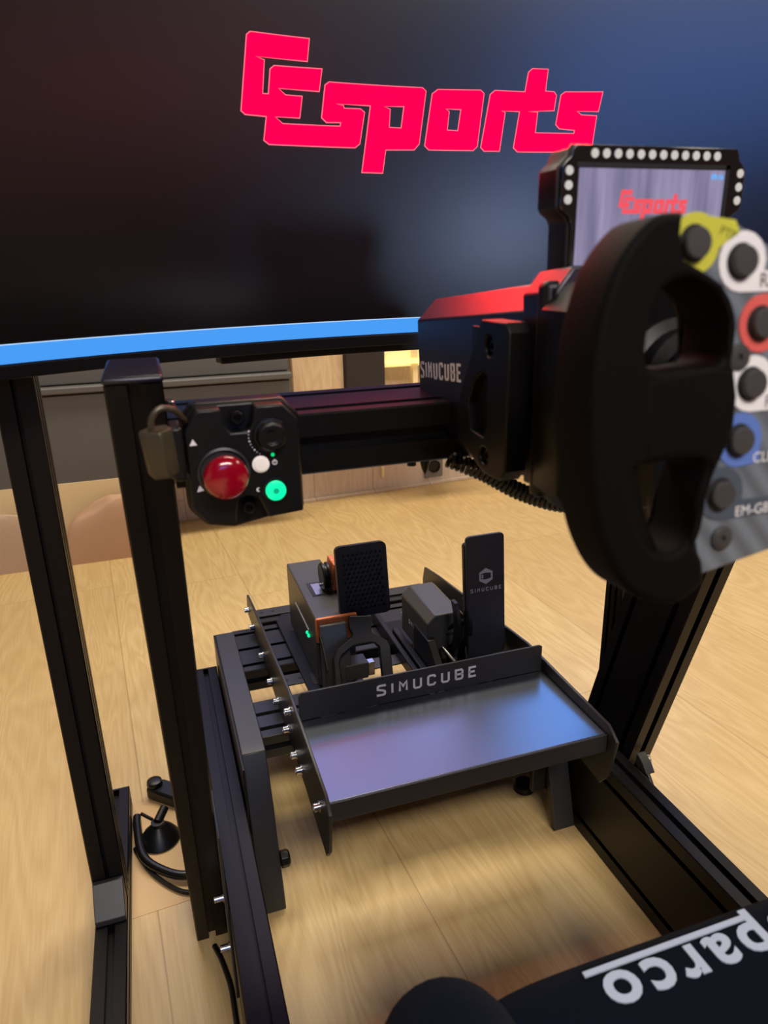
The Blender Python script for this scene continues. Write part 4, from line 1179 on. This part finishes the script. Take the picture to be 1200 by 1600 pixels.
# loop-and-barrel clamp left of the box
cp = thing('cable_clamp', 'dark bronze hexagonal clamp with looped shackle beside the control box', 'clamp', (0.0, 0.49, 0.71))
MB().lathe([(0.0105, 0), (0.0115, 0.002), (0.0115, 0.030), (0.0095, 0.033), (0, 0.033)], (-0.0005, 0.487, 0.742), Vector((0.10, 0.05, -1)), 6).build('barrel', 'brass', cp, bevel=0.001)
MB().tube(spline([(-0.002, 0.487, 0.738), (-0.002, 0.486, 0.748), (0.004, 0.487, 0.755), (0.013, 0.490, 0.753), (0.0185, 0.496, 0.746), (0.0200, 0.506, 0.740)], 6, False), 0.0022, 8).build('shackle', 'brass', cp)
MB().tube(spline([(0.004, 0.488, 0.712), (0.010, 0.490, 0.706), (0.016, 0.498, 0.704), (0.018, 0.510, 0.704)], 6, False), 0.0022, 8).build('lower_loop', 'brass', cp)
MB().box(0.0075, 0.0165, 0.484, 0.515, 0.705, 0.742).build('hinge_block', 'plastic', cp, bevel=0.002)

# ------------------------------------------------------------------ seat
se = thing('bucket_seat', 'navy-black fabric racing chair with white stitched lettering on its seat', 'racing seat', (0.30, 0.05, 0.14))  # racing bucket seat resting on the rig's crossmembers


def cushion(x0, x1, y0, y1, z0, z1, r, crown, nx=28, ny=28, sub=None):
    bm = bmesh.new()
    g = []
    prof = []
    k = 8
    # profile front: from bottom front up, round over, back along the top
    for i in range(4): prof.append((y1, z0 + (z1 - r - z0) * i / 3))
    for i in range(1, k + 1):
        t = PI / 2 * i / k
        prof.append((y1 - r + r * math.cos(t), z1 - r + r * math.sin(t)))
    for i in range(1, ny + 1): prof.append((y1 - r + (y0 - y1 + r) * i / ny, z1))
    cx, hx = (x0 + x1) / 2, (x1 - x0) / 2
    for i in range(nx + 1):
        a = i / nx * 2 - 1
        e = (1 - abs(a) ** 6) ** (1 / 6) if abs(a) < 1 else 0
        row = []
        for (yy, zz) in prof:
            row.append(bm.verts.new((cx + hx * a, y0 + (yy - y0) * (0.965 + 0.035 * e) if yy > y0 else yy, z0 + (zz - z0) * (0.80 + 0.20 * e) + crown * (1 - a * a) * (zz > z1 - r))))
        g.append(row)
    for i in range(nx):
        for j in range(len(prof) - 1):
            bm.faces.new((g[i][j], g[i][j + 1], g[i + 1][j + 1], g[i + 1][j])).smooth = True
    for row in (g[0], g[-1][::-1]):
        b0 = bm.verts.new((row[0].co.x, y0, z0)) if row is g[0] else bm.verts.new((row[0].co.x, y0, z0))
        bm.faces.new(list(row) + [b0])
    mb = MB(); mb.bm.free(); mb.bm = bm
    return mb


cushion(0.145, 0.455, -0.30, 0.306, 0.20, 0.402, 0.035, 0.0).build('cushion', 'fabric', se)


def bolster(s):
    pts, rr = [], []
    for i in range(26):
        t = i / 25
        y = 0.268 - t * 0.56
        pts.append((0.30 + s * (0.181 - 0.004 * math.cos(t * 3)), y, 0.381 + 0.050 * t))
        rr.append(0.046)
    # rounded nose
    nose = []
    nr = []
    p = Vector(pts[0])
    for k in range(1, 9):
        a = PI / 2 * k / 8
        nose.append((p.x, p.y + 0.046 * math.sin(a), p.z - 0.012 * math.sin(a)))
        nr.append(max(0.003, 0.046 * math.cos(a) ** 0.7 if k < 8 else 0.003))
    mb = MB().tube(list(reversed(nose)) + pts, list(reversed(nr)) + rr, 24)
    return mb


for s in (-1, 1): bolster(s).build('side_bolster', 'fabric', se)
MB().box(0.12, 0.48, -0.46, 0.24, 0.145, 0.215).build('seat_pan', 'ano2', se, bevel=0.01)
# backrest behind the camera
MB().prism([(-0.30, 0.22), (-0.40, 0.22), (-0.62, 1.15), (-0.54, 1.15)], (0, 0, 0), Y, Z, X, 0.14, 0.46).build('backrest', 'fabric', se, bevel=0.03, seg=3)
cush = [o for o in se.children if o.name.startswith('cushion')][0]
tx = MB()
tm = text_mesh('sparco', 0.042, 0.0005, 1.22, 0, 0.0010, 'RIGHT')
tx.add_mesh(tm, Matrix(((-1.13, 0, 0, 0.2260), (0, -1, 0, 0.2645), (0, 0, 1, 0.4026), (0, 0, 0, 1))))
lt = tx.build('embroidered_lettering', 'embroid', cush)
MB().box(0.220, 0.352, 0.2805, 0.2842, 0.4018, 0.4032).build('embroidered_bar', 'embroid', cush)

# ------------------------------------------------------------------ things on the floor, left
tag(MB().tube(spline([(-0.1055, 1.01, 0.0075), (-0.1050, 0.985, 0.0085), (-0.096, 0.915, 0.012), (-0.065, 0.875, 0.011), (-0.033, 0.858, 0.011), (0.0, 0.87, 0.011)], 8, False), 0.0065, 10).build('power_cable', 'cable'), 'thick black cable on the floor crossing between the two left posts', 'cable')
tag(MB().tube(spline([(-0.1090, 0.945, 0.004), (-0.0900, 0.895, 0.004), (-0.060, 0.852, 0.004), (-0.034, 0.832, 0.004), (0.0, 0.83, 0.004)], 8, False), 0.0035, 8).build('thin_cable', 'cable'), 'thin black cord running beside the thick cable on the floor', 'cable')
tag(MB().tube(spline([(-0.010, 0.735, 0.004), (-0.004, 0.715, 0.004), (0.000, 0.695, 0.004), (0.0035, 0.672, 0.004), (0.0045, 0.640, 0.004), (0.005, 0.50, 0.004)], 8, False), 0.0035, 8).build('cord', 'cable'), 'black cord on the floor tucked along the left rail foot', 'cable')
su = thing('suction_mount', 'black suction cup mount lying on the floor between the left posts', 'suction mount', (-0.073, 0.965, 0))
MB().lathe([(0.030, 0), (0.031, 0.003), (0.024, 0.014), (0.014, 0.024), (0.010, 0.028), (0.010, 0.034), (0, 0.035)], (-0.072, 0.955, 0.001), Z, 32).build('suction_cup', 'plastic', su)
MB().cyl((-0.072, 0.955, 0.034), (-0.060, 0.975, 0.042), 0.007).build('ball_joint', 'plastic', su)
MB().tube([(-0.080, 0.965, 0.033), (-0.096, 0.985, 0.032)], 0.0025, 8).build('lever', 'plastic', su)
ph2 = thing('clamp_arm', 'small black clamp arm with knob on the floor behind the suction mount', 'clamp', (-0.06, 1.05, 0))
MB().prism([(-0.090, 1.055), (-0.082, 1.075), (-0.060, 1.072), (-0.015, 1.03), (-0.020, 1.005), (-0.050, 1.018)], (0, 0, 0.001), X, Y, Z, 0, 0.022).build('arm', 'plastic', ph2, bevel=0.004)
MB().lathe([(0.012, 0), (0.013, 0.002), (0.012, 0.008), (0.008, 0.010), (0, 0.0095)], (-0.075, 1.060, 0.0232), Z, 24).build('knob', 'plastic', ph2)
tag(MB().prism([(-0.150, 0.815), (-0.02, 0.824), (0.008, 0.93), (0.008, 1.06), (-0.105, 1.05), (-0.155, 1.0)], (0, 0, 0), X, Y, Z, 0.0, 0.0006).build('floor_sheet', 'cardboard'), 'pale thin board lying on the floor beneath the suction mount', 'board')
tag(MB().lathe([(0.018, 0), (0.018, 0.010), (0.014, 0.014), (0, 0.014)], (0.517, 0.865, 0.0), Z, 20).build('rubber_foot', 'plastic'), 'small round black foot on the floor under the heel tray', 'foot')
